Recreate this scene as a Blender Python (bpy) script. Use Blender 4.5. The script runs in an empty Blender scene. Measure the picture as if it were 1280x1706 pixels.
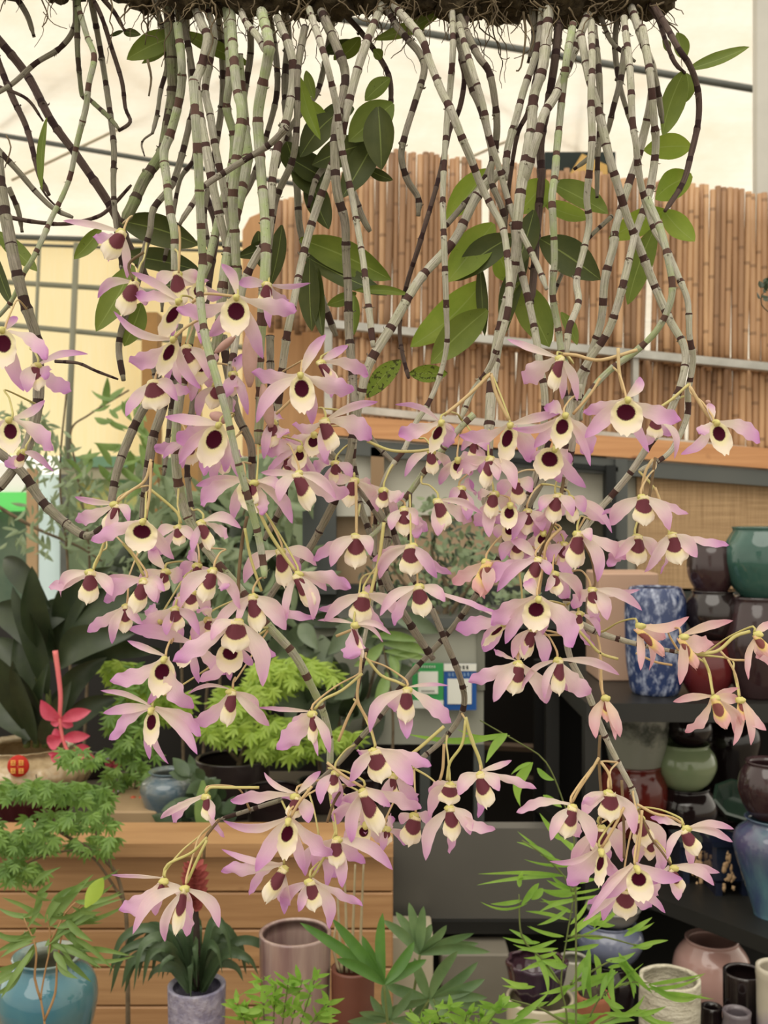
import bpy, math, random
from mathutils import Vector, noise
D = bpy.data
COL = bpy.context.scene.collection
rnd = random.Random(7)
# ---------------------------------------------------------------- camera
F = 1700.0                                   # focal length in pixels of the 1280x1706 frame
CAMZ = 1.5
VY = Vector((0,1,0))
def P(px, py, Y):
    return Vector(((px-640)/F*Y, Y, CAMZ-(py-853)/F*Y))
sc = bpy.context.scene
cam_d = D.cameras.new('camera'); cam = D.objects.new('camera', cam_d); COL.objects.link(cam)
cam.location = (0, 0, CAMZ); cam.rotation_euler = (math.pi/2, 0, 0)
cam_d.sensor_fit = 'HORIZONTAL'; cam_d.sensor_width = 36; cam_d.lens = 36*F/1280
cam_d.dof.use_dof = True; cam_d.dof.focus_distance = 0.80; cam_d.dof.aperture_fstop = 20
cam_d.clip_start = 0.02
sc.camera = cam
# ---------------------------------------------------------------- light: overcast sky through a greenhouse roof
sc.view_settings.view_transform = 'Standard'; sc.view_settings.look = 'None'
sc.view_settings.gamma = 1; sc.view_settings.use_curve_mapping = False
sc.view_settings.exposure = 0.32
w = D.worlds.new('sky'); sc.world = w; w.use_nodes = True
nt = w.node_tree; nt.nodes.clear()
tc = nt.nodes.new('ShaderNodeTexCoord'); sp = nt.nodes.new('ShaderNodeSeparateXYZ')
cr = nt.nodes.new('ShaderNodeValToRGB'); mr = nt.nodes.new('ShaderNodeMapRange')
bg = nt.nodes.new('ShaderNodeBackground'); ow = nt.nodes.new('ShaderNodeOutputWorld')
nt.links.new(tc.outputs['Generated'], sp.inputs[0]); nt.links.new(sp.outputs['Z'], mr.inputs[0])
mr.inputs[1].default_value = -1; mr.inputs[2].default_value = 1
nt.links.new(mr.outputs[0], cr.inputs[0]); nt.links.new(cr.outputs[0], bg.inputs[0]); nt.links.new(bg.outputs[0], ow.inputs[0])
e = cr.color_ramp.elements
e[0].position = 0.30; e[0].color = (.26, .24, .205, 1)
e[1].position = 0.53; e[1].color = (1.0, .93, .79, 1)
# the sky is brightest on the far side of the greenhouse, behind the roof film
my = nt.nodes.new('ShaderNodeMapRange'); my.inputs[1].default_value = 0; my.inputs[2].default_value = .8; my.inputs[3].default_value = .93; my.inputs[4].default_value = 1.55
nt.links.new(sp.outputs['Y'], my.inputs[0]); nt.links.new(my.outputs[0], bg.inputs[1])
sun_d = D.lights.new('sun', 'SUN'); sun_d.energy = 1.2; sun_d.angle = math.radians(50); sun_d.color = (1, .95, .86)
sun = D.objects.new('sun', sun_d); COL.objects.link(sun); sun.rotation_euler = (math.radians(33), math.radians(-14), 0)
# ---------------------------------------------------------------- materials
def srgb(c):
    return tuple((v/255/12.92 if v/255 <= .04045 else ((v/255+.055)/1.055)**2.4) for v in c)
def C4(c): return (*srgb(c), 1)
class M_:
    """small node helper"""
    def __init__(s, name):
        s.m = D.materials.new(name); s.m.use_nodes = True; s.t = s.m.node_tree; s.n = s.t.nodes
        s.b = s.n['Principled BSDF']
    def new(s, k, **kw):
        x = s.n.new(k)
        for a, v in kw.items(): setattr(x, a, v)
        return x
    def ln(s, a, b): s.t.links.new(a, b)
    def ramp(s, src, stops):
        r = s.new('ShaderNodeValToRGB'); el = r.color_ramp.elements
        while len(el) < len(stops): el.new(.5)
        for i, (p, c) in enumerate(stops): el[i].position = p; el[i].color = C4(c) if max(c) > 1 else (*c, 1)
        s.ln(src, r.inputs[0]); return r.outputs[0]
    def noise(s, scale=10, detail=4, rough=.6, coord='Object', stretch=None, uv=False):
        n = s.new('ShaderNodeTexNoise'); n.inputs['Scale'].default_value = scale
        n.inputs['Detail'].default_value = detail; n.inputs['Roughness'].default_value = rough
        t = s.new('ShaderNodeTexCoord'); o = t.outputs['UV' if uv else coord]
        if stretch:
            mp = s.new('ShaderNodeMapping'); mp.inputs['Scale'].default_value = stretch; s.ln(o, mp.inputs[0]); o = mp.outputs[0]
        s.ln(o, n.inputs['Vector']); return n.outputs['Fac']
    def mix(s, f, a, b, mode='MIX'):
        x = s.new('ShaderNodeMix', data_type='RGBA', blend_type=mode)
        for i, v in ((0, f), (6, a), (7, b)):
            if hasattr(v, 'links'): s.ln(v, x.inputs[i])
            elif isinstance(v, (int, float)): x.inputs[i].default_value = v
            else: x.inputs[i].default_value = C4(v)
        return x.outputs[2]
    def math(s, op, a, b=0., c=0.):
        x = s.new('ShaderNodeMath', operation=op)
        for i, v in enumerate((a, b, c)):
            if hasattr(v, 'links'): s.ln(v, x.inputs[i])
            else: x.inputs[i].default_value = v
        return x.outputs[0]
    def uv(s):
        t = s.new('ShaderNodeTexCoord'); q = s.new('ShaderNodeSeparateXYZ'); s.ln(t.outputs['UV'], q.inputs[0])
        return q.outputs[0], q.outputs[1]
    def col(s, o): s.ln(o, s.b.inputs['Base Color'])
    def bump(s, h, st=.3, d=.002):
        b = s.new('ShaderNodeBump'); b.inputs['Strength'].default_value = st; b.inputs['Distance'].default_value = d
        s.ln(h, b.inputs['Height']); s.ln(b.outputs[0], s.b.inputs['Normal'])
    def translucent(s, f=.35, tint=None):
        tr = s.new('ShaderNodeBsdfTranslucent'); mx = s.new('ShaderNodeMixShader'); mx.inputs[0].default_value = f
        src = s.b.inputs['Base Color']
        if src.is_linked: s.ln(src.links[0].from_socket, tr.inputs[0])
        else: tr.inputs[0].default_value = src.default_value
        out = s.n['Material Output']; s.ln(s.b.outputs[0], mx.inputs[1]); s.ln(tr.outputs[0], mx.inputs[2]); s.ln(mx.outputs[0], out.inputs[0])
def simple(name, c1, c2=None, scale=8, rough=.6, stretch=None, metal=0, bump=0, trans=0, coat=0, lo=.3, hi=.7, detail=4, bd=.002):
    m = M_(name); m.b.inputs['Roughness'].default_value = rough; m.b.inputs['Metallic'].default_value = metal
    m.b.inputs['Coat Weight'].default_value = coat
    if rough > .55: m.b.inputs['Specular IOR Level'].default_value = .25
    if c2:
        f = m.noise(scale, detail, stretch=stretch); m.col(m.ramp(f, [(lo, c1), (hi, c2)]))
        if bump: m.bump(f, bump, bd)
    else: m.b.inputs['Base Color'].default_value = C4(c1)
    if trans: m.translucent(trans)
    return m.m
# ---------------------------------------------------------------- object helpers
def tag(o, label=None, cat=None, group=None, kind=None):
    if label: o['label'] = label
    if cat: o['category'] = cat
    if group: o['group'] = group
    if kind: o['kind'] = kind
    return o
def empty(name, loc=(0,0,0), parent=None):
    o = D.objects.new(name, None); COL.objects.link(o); o.empty_display_size = .02
    if parent is not None:
        o.parent = parent; o.location = Vector(loc)-WL(parent)
    else: o.location = loc
    return o
def WL(o):
    v = Vector((0,0,0))
    while o is not None: v = v+o.location; o = o.parent
    return v
class MB:
    def __init__(s): s.v = []; s.f = []; s.uv = []
    def grid(s, rows, uvs, close=False):
        o = len(s.v); nc = len(rows[0])
        for r, u in zip(rows, uvs): s.v += [tuple(p) for p in r]; s.uv += u
        for i in range(len(rows)-1):
            for j in range(nc if close else nc-1):
                k = (j+1) % nc
                s.f.append((o+i*nc+j, o+i*nc+k, o+(i+1)*nc+k, o+(i+1)*nc+j))
    def box(s, a, b):
        """axis aligned box a..b"""
        x0,y0,z0 = a; x1,y1,z1 = b
        s.hexa([(x0,y0,z0),(x1,y0,z0),(x1,y1,z0),(x0,y1,z0)], [(x0,y0,z1),(x1,y0,z1),(x1,y1,z1),(x0,y1,z1)])
    def hexa(s, lo, hi):
        o = len(s.v); s.v += [tuple(p) for p in lo]+[tuple(p) for p in hi]; s.uv += [(0,0)]*8
        s.f += [(o+3,o+2,o+1,o),(o+4,o+5,o+6,o+7)]+[(o+i,o+(i+1)%4,o+4+(i+1)%4,o+4+i) for i in range(4)]
    def slab(s, quad, dy):
        """quad of 3d points (front face), extruded by dy along Y"""
        q = [Vector(p) for p in quad]; s.hexa([p+Vector((0,dy,0)) for p in q], q)
    def tube(s, pts, rad, n=8, uvk=1.0, cap=True, v0=0.):
        pts = [Vector(p) for p in pts]; N = len(pts)
        rad = rad if isinstance(rad, (list, tuple)) else [rad]*N
        rows, uvs = [], []; d0 = (pts[1]-pts[0]).normalized()
        up = Vector((0,1,0)) if abs(d0.y) < .9 else Vector((1,0,0)); acc = v0
        for i in range(N):
            d = (pts[min(i+1,N-1)]-pts[max(i-1,0)])
            d = d.normalized() if d.length > 1e-9 else d0
            a = (up-d*up.dot(d)).normalized(); up = a; b = d.cross(a)
            if i: acc += (pts[i]-pts[i-1]).length*uvk
            rows.append([pts[i]+(a*math.cos(t)+b*math.sin(t))*rad[i] for t in (2*math.pi*j/n for j in range(n))])
            uvs.append([(j/n, acc) for j in range(n)])
        o = len(s.v); s.grid(rows, uvs, True)
        if cap:
            s.f.append(tuple(o+j for j in range(n))[::-1]); s.f.append(tuple(o+(N-1)*n+j for j in range(n)))
    def lathe(s, prof, cen, n=40, rib=0, ribn=0, wob=0):
        rows, uvs = [], []
        for k, (r, z) in enumerate(prof):
            row = []
            for j in range(n):
                t = 2*math.pi*j/n; rr = r*(1+rib*math.cos(ribn*t))+ (wob*r*noise.noise(Vector((math.cos(t)*2, math.sin(t)*2, z*9))) if wob else 0)
                row.append((cen[0]+rr*math.cos(t), cen[1]+rr*math.sin(t), cen[2]+z))
            rows.append(row); uvs.append([(j/n, k/(len(prof)-1)) for j in range(n)])
        s.grid(rows, uvs, True)
    def ball(s, c, rx, ry, rz, n=10, m=8, jit=0):
        rows, uvs = [], []
        for i in range(m+1):
            a = math.pi*i/m; row = []
            for j in range(n):
                b = 2*math.pi*j/n; q = Vector((math.sin(a)*math.cos(b), math.sin(a)*math.sin(b), math.cos(a)))
                k = 1+jit*noise.noise(q*2.1+Vector(c)*40)
                row.append((c[0]+q.x*rx*k, c[1]+q.y*ry*k, c[2]+q.z*rz*k))
            rows.append(row); uvs.append([(j/n, i/m) for j in range(n)])
        s.grid(rows, uvs, True)
    def build(s, name, mat, parent=None, smooth=True, label=None):
        me = D.meshes.new(name); off = WL(parent) if parent is not None else Vector((0,0,0))
        if parent is None and s.v:
            off = sum((Vector(p) for p in s.v), Vector((0,0,0)))/len(s.v); off.z = min(p[2] for p in s.v)
        me.from_pydata([tuple(Vector(p)-off) for p in s.v], [], s.f)
        uvl = me.uv_layers.new(name='UVMap'); 
        idx = [0]*len(me.loops); me.loops.foreach_get('vertex_index', idx)
        flat = []
        for i in idx: flat += s.uv[i]
        uvl.data.foreach_set('uv', flat)
        me.materials.append(mat); me.polygons.foreach_set('use_smooth', [smooth]*len(me.polygons)); me.update()
        o = D.objects.new(name, me); COL.objects.link(o)
        if parent is not None: o.parent = parent
        else: o.location = off
        if label: o['label'] = label
        return o
def catmull(pts, step):
    """smooth a polyline of vectors; returns points about `step` apart"""
    p = [pts[0]*2-pts[1]]+pts+[pts[-1]*2-pts[-2]]; out = []
    for i in range(1, len(p)-2):
        a,b,c,d = p[i-1:i+3]; n = max(2, int((c-b).length/step))
        for k in range(n):
            t = k/n
            out.append(.5*((2*b)+(c-a)*t+(2*a-5*b+4*c-d)*t*t+(3*b-a-3*c+d)*t**3))
    out.append(pts[-1]); return out
def blade(mb, base, tip, w, side=None, arch=0., bend=0., cup=.3, ruf=0., n=10, m=5, wide=.5, pw=.8, base_w=.15, curl=0., seed=0):
    """a leaf or petal surface from base to tip; w = half width"""
    base = Vector(base); tip = Vector(tip); d = tip-base; L = d.length
    if L < 1e-6: return
    dn = d/L; side = Vector(side) if side is not None else dn.cross(Vector((0,1,0)))
    side = side-dn*side.dot(dn)
    side = side.normalized() if side.length > 1e-5 else Vector((1,0,0))
    nr = dn.cross(side); rows, uvs = [], []; k = math.log(.5)/math.log(wide)
    for i in range(n+1):
        t = i/n; ss = math.sin(math.pi*min(max(t**k, 0), 1))
        hw = w*max(ss**pw if ss > 0 else 0, base_w*(1-t)*1.0 if t < .5 else .02)
        c = base+d*t+nr*(arch*L*math.sin(math.pi*t)+curl*L*t*t*t)+side*(bend*L*math.sin(math.pi*t)); row = []; u = []
        for j in range(m+1):
            x = 2*j/m-1
            z = cup*hw*(x*x)+ruf*w*math.sin(t*15+seed+x*1.5)*abs(x)**1.5*t*(1 if x > 0 else -.8)
            row.append(c+side*(hw*x*(1+.55*ruf*math.sin(t*26+seed*2+(2 if x > 0 else 0))*t))+nr*z); u.append((t, x*.5+.5))
        rows.append(row); uvs.append(u)
    mb.grid(rows, uvs)
# ---------------------------------------------------------------- building: floor, roof film, walls
def struct(mb, name, mat, smooth=False, parent=None):
    o = mb.build(name, mat, parent, smooth)
    if parent is None: o['kind'] = 'structure'
    return o
rnd = random.Random(5)
FLOOR = simple('concrete_floor', (96,90,80), (120,112,100), 5, .8)
m = M_('roof_film'); f = m.noise(1.6, 5, .6, stretch=(1, .4, 3)); g = m.noise(14, 2, stretch=(.15, 1, 6))
c = m.mix(m.math('MULTIPLY', g, .35), m.ramp(f, [(.32, (242,232,216)), (.62, (254,252,246))]), (240,230,212)); m.col(c)  # shading of the film's broad folds is put into the colour by noise
m.b.inputs['Roughness'].default_value = .45; m.bump(f, .6, .15); m.translucent(.6); FILM = m.m
STEEL = simple('galvanised_steel', (158,156,148), (196,194,186), 9, .45, metal=.1)
DARKST = simple('grey_painted_steel', (84,88,84), (102,104,98), 6, .5)
WOOD = simple('pine_boards', (176,124,72), (214,164,104), 3, .55, stretch=(1.2, 8, 30), bump=.15, lo=.25, hi=.75)
mb = MB(); mb.box((-7, -3, -.05), (7, 9, 0)); struct(mb, 'floor', FLOOR)
# the roof film slopes down behind the bamboo screen, and hangs as a wall at the far left
def quad(pts, name, mat, kind='structure', nx=10, ny=10, wav=0):
    a, b, c_, d = [Vector(p) for p in pts]; mb = MB(); rows, uvs = [], []
    for i in range(ny+1):
        u = i/ny; row = []
        for j in range(nx+1):
            v = j/nx; p = (a*(1-v)+b*v)*(1-u)+(d*(1-v)+c_*v)*u
            p = p+Vector((0, wav*noise.noise(Vector((p.x*1.3, p.z*2.2, 3))), 0)); row.append(p)
        rows.append(row); uvs.append([(j/nx, u) for j in range(nx+1)])
    mb.grid(rows, uvs); o = mb.build(name, mat); o['kind'] = kind; return o
quad([P(-500, 410, 6.6), P(1900, 430, 6.6), P(1900, -260, 4.3), P(-500, -260, 4.3)], 'ceiling', FILM, nx=60, ny=30, wav=.10)
LWALL = simple('backlit_shade_cloth', (255,236,184), (255,242,204), 4, .6, stretch=(30, 30, 1), trans=.6)
quad([P(-500, 760, 6.5), P(560, 760, 6.5), P(560, 400, 6.5), P(-500, 400, 6.5)], 'wall_left', LWALL)
quad([P(200, 1100, 6.6), P(1900, 1100, 6.6), P(1900, 420, 6.6), P(200, 420, 6.6)], 'wall_behind_screen', FILM)
def beam(name, x0, y0, x1, y1, Y, px, mat=DARKST, Y1=None):
    mb = MB(); mb.tube([P(x0, y0, Y), P(x1, y1, Y1 or Y)], px*.5*Y/F, 10); return struct(mb, name, mat, True)
GRID = simple('grey_green_bars', (142,144,128), (156,156,140), 5)
for i, (a, b, c_, d, Y, wd) in enumerate(((-60,215,560,318,5.2,8),(560,30,1900,258,4.6,12),(-60,392,420,408,6.2,9),(-60,405,420,420,6.2,5),
        (-20,468,420,496,6.1,9),(-20,538,420,580,6.1,9))):
    beam('trim_%d' % (i+1), a, b, c_, d, Y, wd, GRID if i > 3 else DARKST)
beam('trim_7', 128, 405, 112, 770, 6.0, 10, GRID); beam('trim_8', 66, 400, 56, 640, 6.0, 6, GRID)
mb = MB(); mb.box(tuple(P(1262, 1000, 4.0)), tuple(P(1276, -260, 4.05))); struct(mb, 'pillar_right', simple('pale_steel_post', (196,194,186), (210,207,198), 4, .6))
beam('trim_9', 884, 360, 897, 200, 5.2, 18, simple('white_post', (216,212,200)))
SEAM = simple('film_seam', (204,193,170))
for i, (a, b, c_, d) in enumerate(((0,210,200,60),(-20,120,560,150),(120,30,360,230),(640,60,1000,270),(980,20,960,250),(700,300,1100,120),(20,300,520,60))):
    beam('trim_%d' % (i+10), a, b, c_, d, 6.6-(430-b)/690*2.3-.16, 4.5, SEAM, 6.6-(430-d)/690*2.3-.16)
# far left: garden windows behind the film curtain
mb = MB(); rows = []
def panel(name, x0, y0, x1, y1, Y, mat, dy=.03, kind='structure', label=None, cat=None):
    mb = MB(); mb.box(tuple(P(x0, y1, Y)), tuple(P(x1, y0, Y)+Vector((0, dy, 0)))); o = mb.build(name, mat, smooth=False)
    if kind == 'structure': o['kind'] = kind
    if label: tag(o, label, cat)
    return o
def glow(name, c, st=1.0):
    m = M_(name); m.b.inputs['Base Color'].default_value = C4(c); m.b.inputs['Roughness'].default_value = .3; m.translucent(.6); return m.m
panel('window_1', -200, 770, 52, 820, 6.3, glow('window_sky', (255,255,255)))
panel('trim_20', -200, 820, 52, 852, 6.25, glow('green_band', (160,250,170)))
panel('wall_back', -400, 852, 60, 1300, 6.4, simple('green_grey_board', (84,104,88), (110,124,104), 5))
panel('trim_21', 44, 780, 62, 1000, 6.1, simple('tan_wood_post', (176,146,112), (190,160,124), 5))
panel('window_2', 62, 790, 104, 1180, 6.3, glow('window_blue', (240,252,255)))
panel('trim_22', 100, 790, 112, 1000, 6.1, DARKST)
panel('wall_green', 104, 762, 560, 1200, 6.35, simple('dim_greenery_wall', (112,134,104), (142,156,124), 2.2))
panel('trim_23', 100, 760, 262, 778, 6.1, simple('green_rail', (120,160,132)))
panel('trim_24', 100, 778, 262, 798, 6.12, simple('pale_rail', (176,172,146)))
panel('window_3', 128, 800, 235, 850, 6.2, simple('yellow_green_poster', (196,192,116), (124,176,140), 3, lo=.45, hi=.55))
panel('window_4', -60, 1060, 150, 1190, 5.2, glow('window_low', (226,250,240)))
# brown posts and panel left of the screen
TAN = simple('tan_panel', (176,134,92), (196,152,108), 4, .6, stretch=(6, 1, .6))
panel('trim_25', 236, 520, 262, 1000, 4.5, simple('brown_wood_post', (148,112,66), (170,130,80), 5), .1)
panel('trim_26', 300, 560, 330, 1000, 4.5, simple('brown_wood_post_b', (158,122,76), (180,142,92), 5), .1)
mb = MB(); pr = [P(404, 760, 4.2), P(545, 760, 4.2), P(545, 330, 4.2), P(440, 352, 4.2), P(416, 362, 4.2), P(404, 384, 4.2)]
o_ = len(mb.v); mb.v += [tuple(p) for p in pr]+[tuple(p+Vector((0,.05,0))) for p in pr]; mb.uv += [(0,0)]*12; n = 6
mb.f += [tuple(range(n)), tuple(range(2*n-1, n-1, -1))]+[(i, n+i, n+(i+1) % n, (i+1) % n) for i in range(n)]
struct(mb, 'wall_panel', TAN)
# ---------------------------------------------------------------- bamboo screen
fen = empty('bamboo_screen', P(900, 700, 3.6)); tag(fen, 'tall screen of upright thin bamboo canes held by grey steel rails', 'fence')
m = M_('bamboo_cane'); n1 = m.noise(3, 3, stretch=(30, 1, .5)); n2 = m.noise(60, 2, stretch=(1, 1, .15))
oi = m.new('ShaderNodeTexWhiteNoise', noise_dimensions='1D'); u, v = m.uv(); m.ln(m.math('FLOOR', u), oi.inputs['W'])
ml = m.math('ADD', m.math('MULTIPLY', oi.outputs[0], .65), m.math('MULTIPLY', n2, .35))
node = m.math('LESS_THAN', m.math('FRACT', m.math('ADD', m.math('MULTIPLY', v, 1), m.math('MULTIPLY', oi.outputs[0], 7))), .05)
c = m.ramp(ml, [(.05, (116,86,60)), (.5, (166,127,92)), (.95, (204,164,122))]); c = m.mix(m.math('MULTIPLY', node, .5), c, (96,68,44)); m.col(c)
m.b.inputs['Roughness'].default_value = .5; BAM = m.m
def ytop(x): return (250+(x-655)*.118) if x > 655 else (250+(655-x)*.46)
for nm, yt, yb, off in (('upper_canes', None, (548, 612), 0), ('lower_canes', (546, 610), (690, 757), .02)):
    mb = MB(); x = 452 if nm == 'upper_canes' else 548; k = 0
    while x < 1400:
        wd = rnd.uniform(8.5, 12.5); xc = x+wd/2; f = (xc-545)/735
        skip = (rnd.random() < .014 and xc > 660) 
        y1 = (ytop(xc)+rnd.uniform(-4, 5)) if yt is None else yt[0]+(yt[1]-yt[0])*f-8
        y2 = yb[0]+(yb[1]-yb[0])*f+rnd.uniform(6, 14)
        Y = 3.6+off+rnd.uniform(-.008, .012)+(0 if xc > 655 else (655-xc)*.0022)
        ln = rnd.uniform(-3, 3)
        if not skip:
            o0 = len(mb.v); A, B = P(xc+ln, y1, Y), P(xc-ln-4, y2, Y); seg = 6
            mb.tube([A+(B-A)*i/seg for i in range(seg+1)], wd*.5*Y/F, 8, 4.2)
            for q in range(o0, len(mb.uv)): mb.uv[q] = (k+.5, mb.uv[q][1])
        x += wd*.87+rnd.choice((0, 0, 0, 0, 0, .5, 1.2)); k += 1
    mb.build(nm, BAM, fen)
def rail(name, pts, wpx, Y, mat, parent, dep=.04):
    mb = MB(); h = wpx*.5
    for (x0, y0), (x1, y1) in zip(pts, pts[1:]):
        if abs(x1-x0) > abs(y1-y0): q = [P(x0, y0+h, Y), P(x1, y1+h, Y), P(x1, y1-h, Y), P(x0, y0-h, Y)]
        else: q = [P(x0-h, y1, Y), P(x0+h, y1, Y), P(x0+h, y0, Y), P(x0-h, y0, Y)]
        mb.slab(q, dep)
    return mb.build(name, mat, parent, False)
rail('rail', [(541,538),(1400,622)], 13, 3.52, STEEL, fen); rail('rail', [(600,682),(1400,766)], 12, 3.52, STEEL, fen)
rail('rail_post', [(547,534),(547,700)], 13, 3.53, STEEL, fen); rail('rail_post', [(1060,590),(1060,735)], 9, 3.53, STEEL, fen)
# fir beam, window wall with dark frame
m = M_('fir_beam'); n = m.noise(2, 5, stretch=(1, 4, 26)); k_ = m.noise(7, 1); c = m.ramp(n, [(.3, (182,126,80)), (.7, (210,156,106))])
m.col(m.mix(m.ramp(k_, [(.70, (0,0,0)), (.74, (1,1,1))]), c, (120,70,38))); m.b.inputs['Roughness'].default_value = .5; FIR = m.m
bm = MB(); bm.slab([P(520, 722, 3.45), P(1400, 790, 3.45), P(1400, 756, 3.45), P(520, 688, 3.45)], .12); struct(bm, 'trim_30', FIR)
FRM = simple('dark_window_frame', (72,76,74), (86,88,84), 3, .45)
def hb(name, x0, y0, x1, y1, wpx, Y, mat=FRM, dep=.06):
    mb = MB(); h = wpx/2; mb.slab([P(x0, y0+h, Y), P(x1, y1+h, Y), P(x1, y1-h, Y), P(x0, y0-h, Y)], dep); return struct(mb, name, mat)
def vb(name, x, y0, y1, wpx, Y, mat=FRM, dep=.06):
    mb = MB(); h = wpx/2; mb.slab([P(x-h, y1, Y), P(x+h, y1, Y), P(x+h, y0, Y), P(x-h, y0, Y)], dep); return struct(mb, name, mat)
hb('trim_31', 500, 738, 1400, 806, 26, 3.46); hb('trim_32', 840, 765, 1030, 782, 8, 3.44, simple('black_gasket', (30,32,32)))
vb('trim_33', 1019, 775, 905, 16, 3.42, simple('black_gasket_b', (32,34,34))); vb('trim_34', 1036, 765, 990, 20, 3.44); vb('trim_35', 532, 770, 990, 56, 3.46, simple('slate_post', (70,74,74), (84,86,84), 3))
hb('trim_36', 480, 1008, 1400, 1018, 70, 3.5, simple('dark_sill', (48,52,48), (60,62,58), 3))
hb('trim_37', 840, 900, 1030, 905, 14, 3.44, simple('brown_sill', (96,84,70)))
panel('window_5', 560, 755, 870, 1010, 3.56, simple('rough_stucco', (150,124,96), (186,164,138), 3.5, .9, bump=.3))
panel('gap_panel', 860, 850, 1062, 1015, 3.57, simple('shaded_stucco', (66,66,56), (92,88,74), 4, .9), .02)  # dark panel added to close a bright gap; shade is in its colour
panel('window_6', 560, 745, 640, 860, 3.50, simple('white_board', (190,188,176)), .02)
panel('window_7', 640, 745, 1012, 858, 3.53, simple('whitewashed_pane', (186,184,170), (212,208,194), 3), .02)
panel('trim_38', 618, 745, 640, 880, 3.46, simple('wood_post_small', (146,120,92)))
m = M_('woven_blind'); a_ = m.noise(1, 2, stretch=(260, 1, 5)); b_ = m.noise(1, 2, stretch=(5, 1, 260)); s_ = m.math('ADD', m.math('MULTIPLY', a_, .5), m.math('MULTIPLY', b_, .5))
m.col(m.ramp(s_, [(.35, (142,112,78)), (.65, (190,158,118))])); m.b.inputs['Roughness'].default_value = .8; m.bump(s_, .3); BLIND = m.m
panel('window_blind', 1062, 790, 1420, 985, 3.5, BLIND, .02, 'thing', 'tan woven roll blind behind the teal pot', 'blind')
panel('window_8', 1040, 775, 1075, 985, 3.52, simple('pale_pane', (180,176,160)), .02)
# dark interior below the windows
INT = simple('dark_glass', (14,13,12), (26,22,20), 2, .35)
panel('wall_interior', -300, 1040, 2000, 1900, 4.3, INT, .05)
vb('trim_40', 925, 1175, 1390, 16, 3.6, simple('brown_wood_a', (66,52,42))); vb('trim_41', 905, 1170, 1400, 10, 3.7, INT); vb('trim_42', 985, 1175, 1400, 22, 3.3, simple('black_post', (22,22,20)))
hb('trim_43', 800, 1245, 1000, 1255, 8, 3.6, simple('brown_wood_b', (74,58,44))); hb('trim_44', 800, 1300, 1000, 1305, 6, 3.6, simple('brown_wood_c', (60,48,38)))
# ---------------------------------------------------------------- grey cabinet with two payment signs
cab = empty('metal_cabinet', P(700, 1185, 3.0)); tag(cab, 'light grey metal cabinet carrying the green and blue signs', 'cabinet')
GREYP = simple('light_grey_sheet', (148,148,134), (164,164,150), 2, .5)
mb = MB(); mb.box(tuple(P(520, 1240, 3.0)), tuple(P(806, 1040, 3.0)+Vector((0,.4,0)))); mb.build('body', GREYP, cab, False)
for x_, y_ in ((530, 3.34), (790, 3.34), (790, 3.0), (700, 3.0)):
    q_ = P(x_, 1240, y_); mb = MB(); mb.box((q_.x, y_, 0), (q_.x+.03, y_+.03, P(0, 1240, 3.0).z)); mb.build('leg', FRM, cab, False)
mb = MB(); mb.box(tuple(P(518, 1046, 2.97)), tuple(P(870, 1030, 2.97)+Vector((0,.42,0)))); mb.build('top', FRM, cab, False)
mb = MB(); mb.box(tuple(P(795, 1150, 2.99)), tuple(P(808, 1048, 2.99)+Vector((0,.02,0)))); mb.build('door_edge', simple('shade_grey', (120,120,108)), cab, False)
def sign(name, label, x0, y0, x1, y1, colr, Y=2.96):
    r = empty(name, P((x0+x1)/2, y1, Y)); tag(r, label, 'sign')
    mb = MB(); mb.box(tuple(P(x0, y1, Y)), tuple(P(x1, y0, Y)+Vector((0,.006,0)))); mb.build('board', colr, r, False); return r
WHT = simple('white_print', (226,226,216)); SGN = simple('sign_green', (62,150,84)); SBL = simple('sign_blue', (36,84,152))
def plate(r, name, x0, y0, x1, y1, mat, Y=2.957):
    mb = MB(); mb.box(tuple(P(x0, y1, Y)), tuple(P(x1, y0, Y)+Vector((0,.003,0)))); return mb.build(name, mat, r, False)
r = sign('payment_sign', 'green payment sign with a white square, left of the blue one', 687, 1105, 739, 1180, SGN)
plate(r, 'white_square', 697, 1119, 730, 1156, WHT); plate(r, 'footer', 687, 1167, 739, 1180, WHT)
def writing(r, x0, x1, y, h, mat, Y=2.955):
    """rows of small unreadable characters as the photo shows them"""
    mb = MB(); x = x0; q = random.Random(int(x0))
    while x < x1:
        w_ = h*.75; 
        for k in range(3):
            yy = y+h*k/3; mb.box(tuple(P(x, yy+h*.16, Y)), tuple(P(x+w_*q.uniform(.55, .95), yy, Y)+Vector((0,.001,0))))
        mb.box(tuple(P(x+w_*q.uniform(.2,.6), y+h, Y)), tuple(P(x+w_*.75, y, Y)+Vector((0,.001,0)))); x += h*1.05
    mb.build('writing', mat, r, False)
writing(r, 702, 726, 1109, 4, WHT); writing(r, 703, 725, 1150, 3, simple('grey_print', (120,120,112))); writing(r, 712, 730, 1171, 5, simple('green_print', (90,150,100)))
r = sign('payment_sign', 'blue payment sign with a white header and white square', 740, 1106, 794, 1183, SBL)
plate(r, 'header', 740, 1106, 794, 1118, WHT); plate(r, 'white_square', 746, 1131, 786, 1173, WHT)
writing(r, 758, 780, 1109, 6, simple('black_print', (70,70,66))); writing(r, 747, 786, 1121, 6, simple('pale_blue_print', (150,180,214)))
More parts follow.
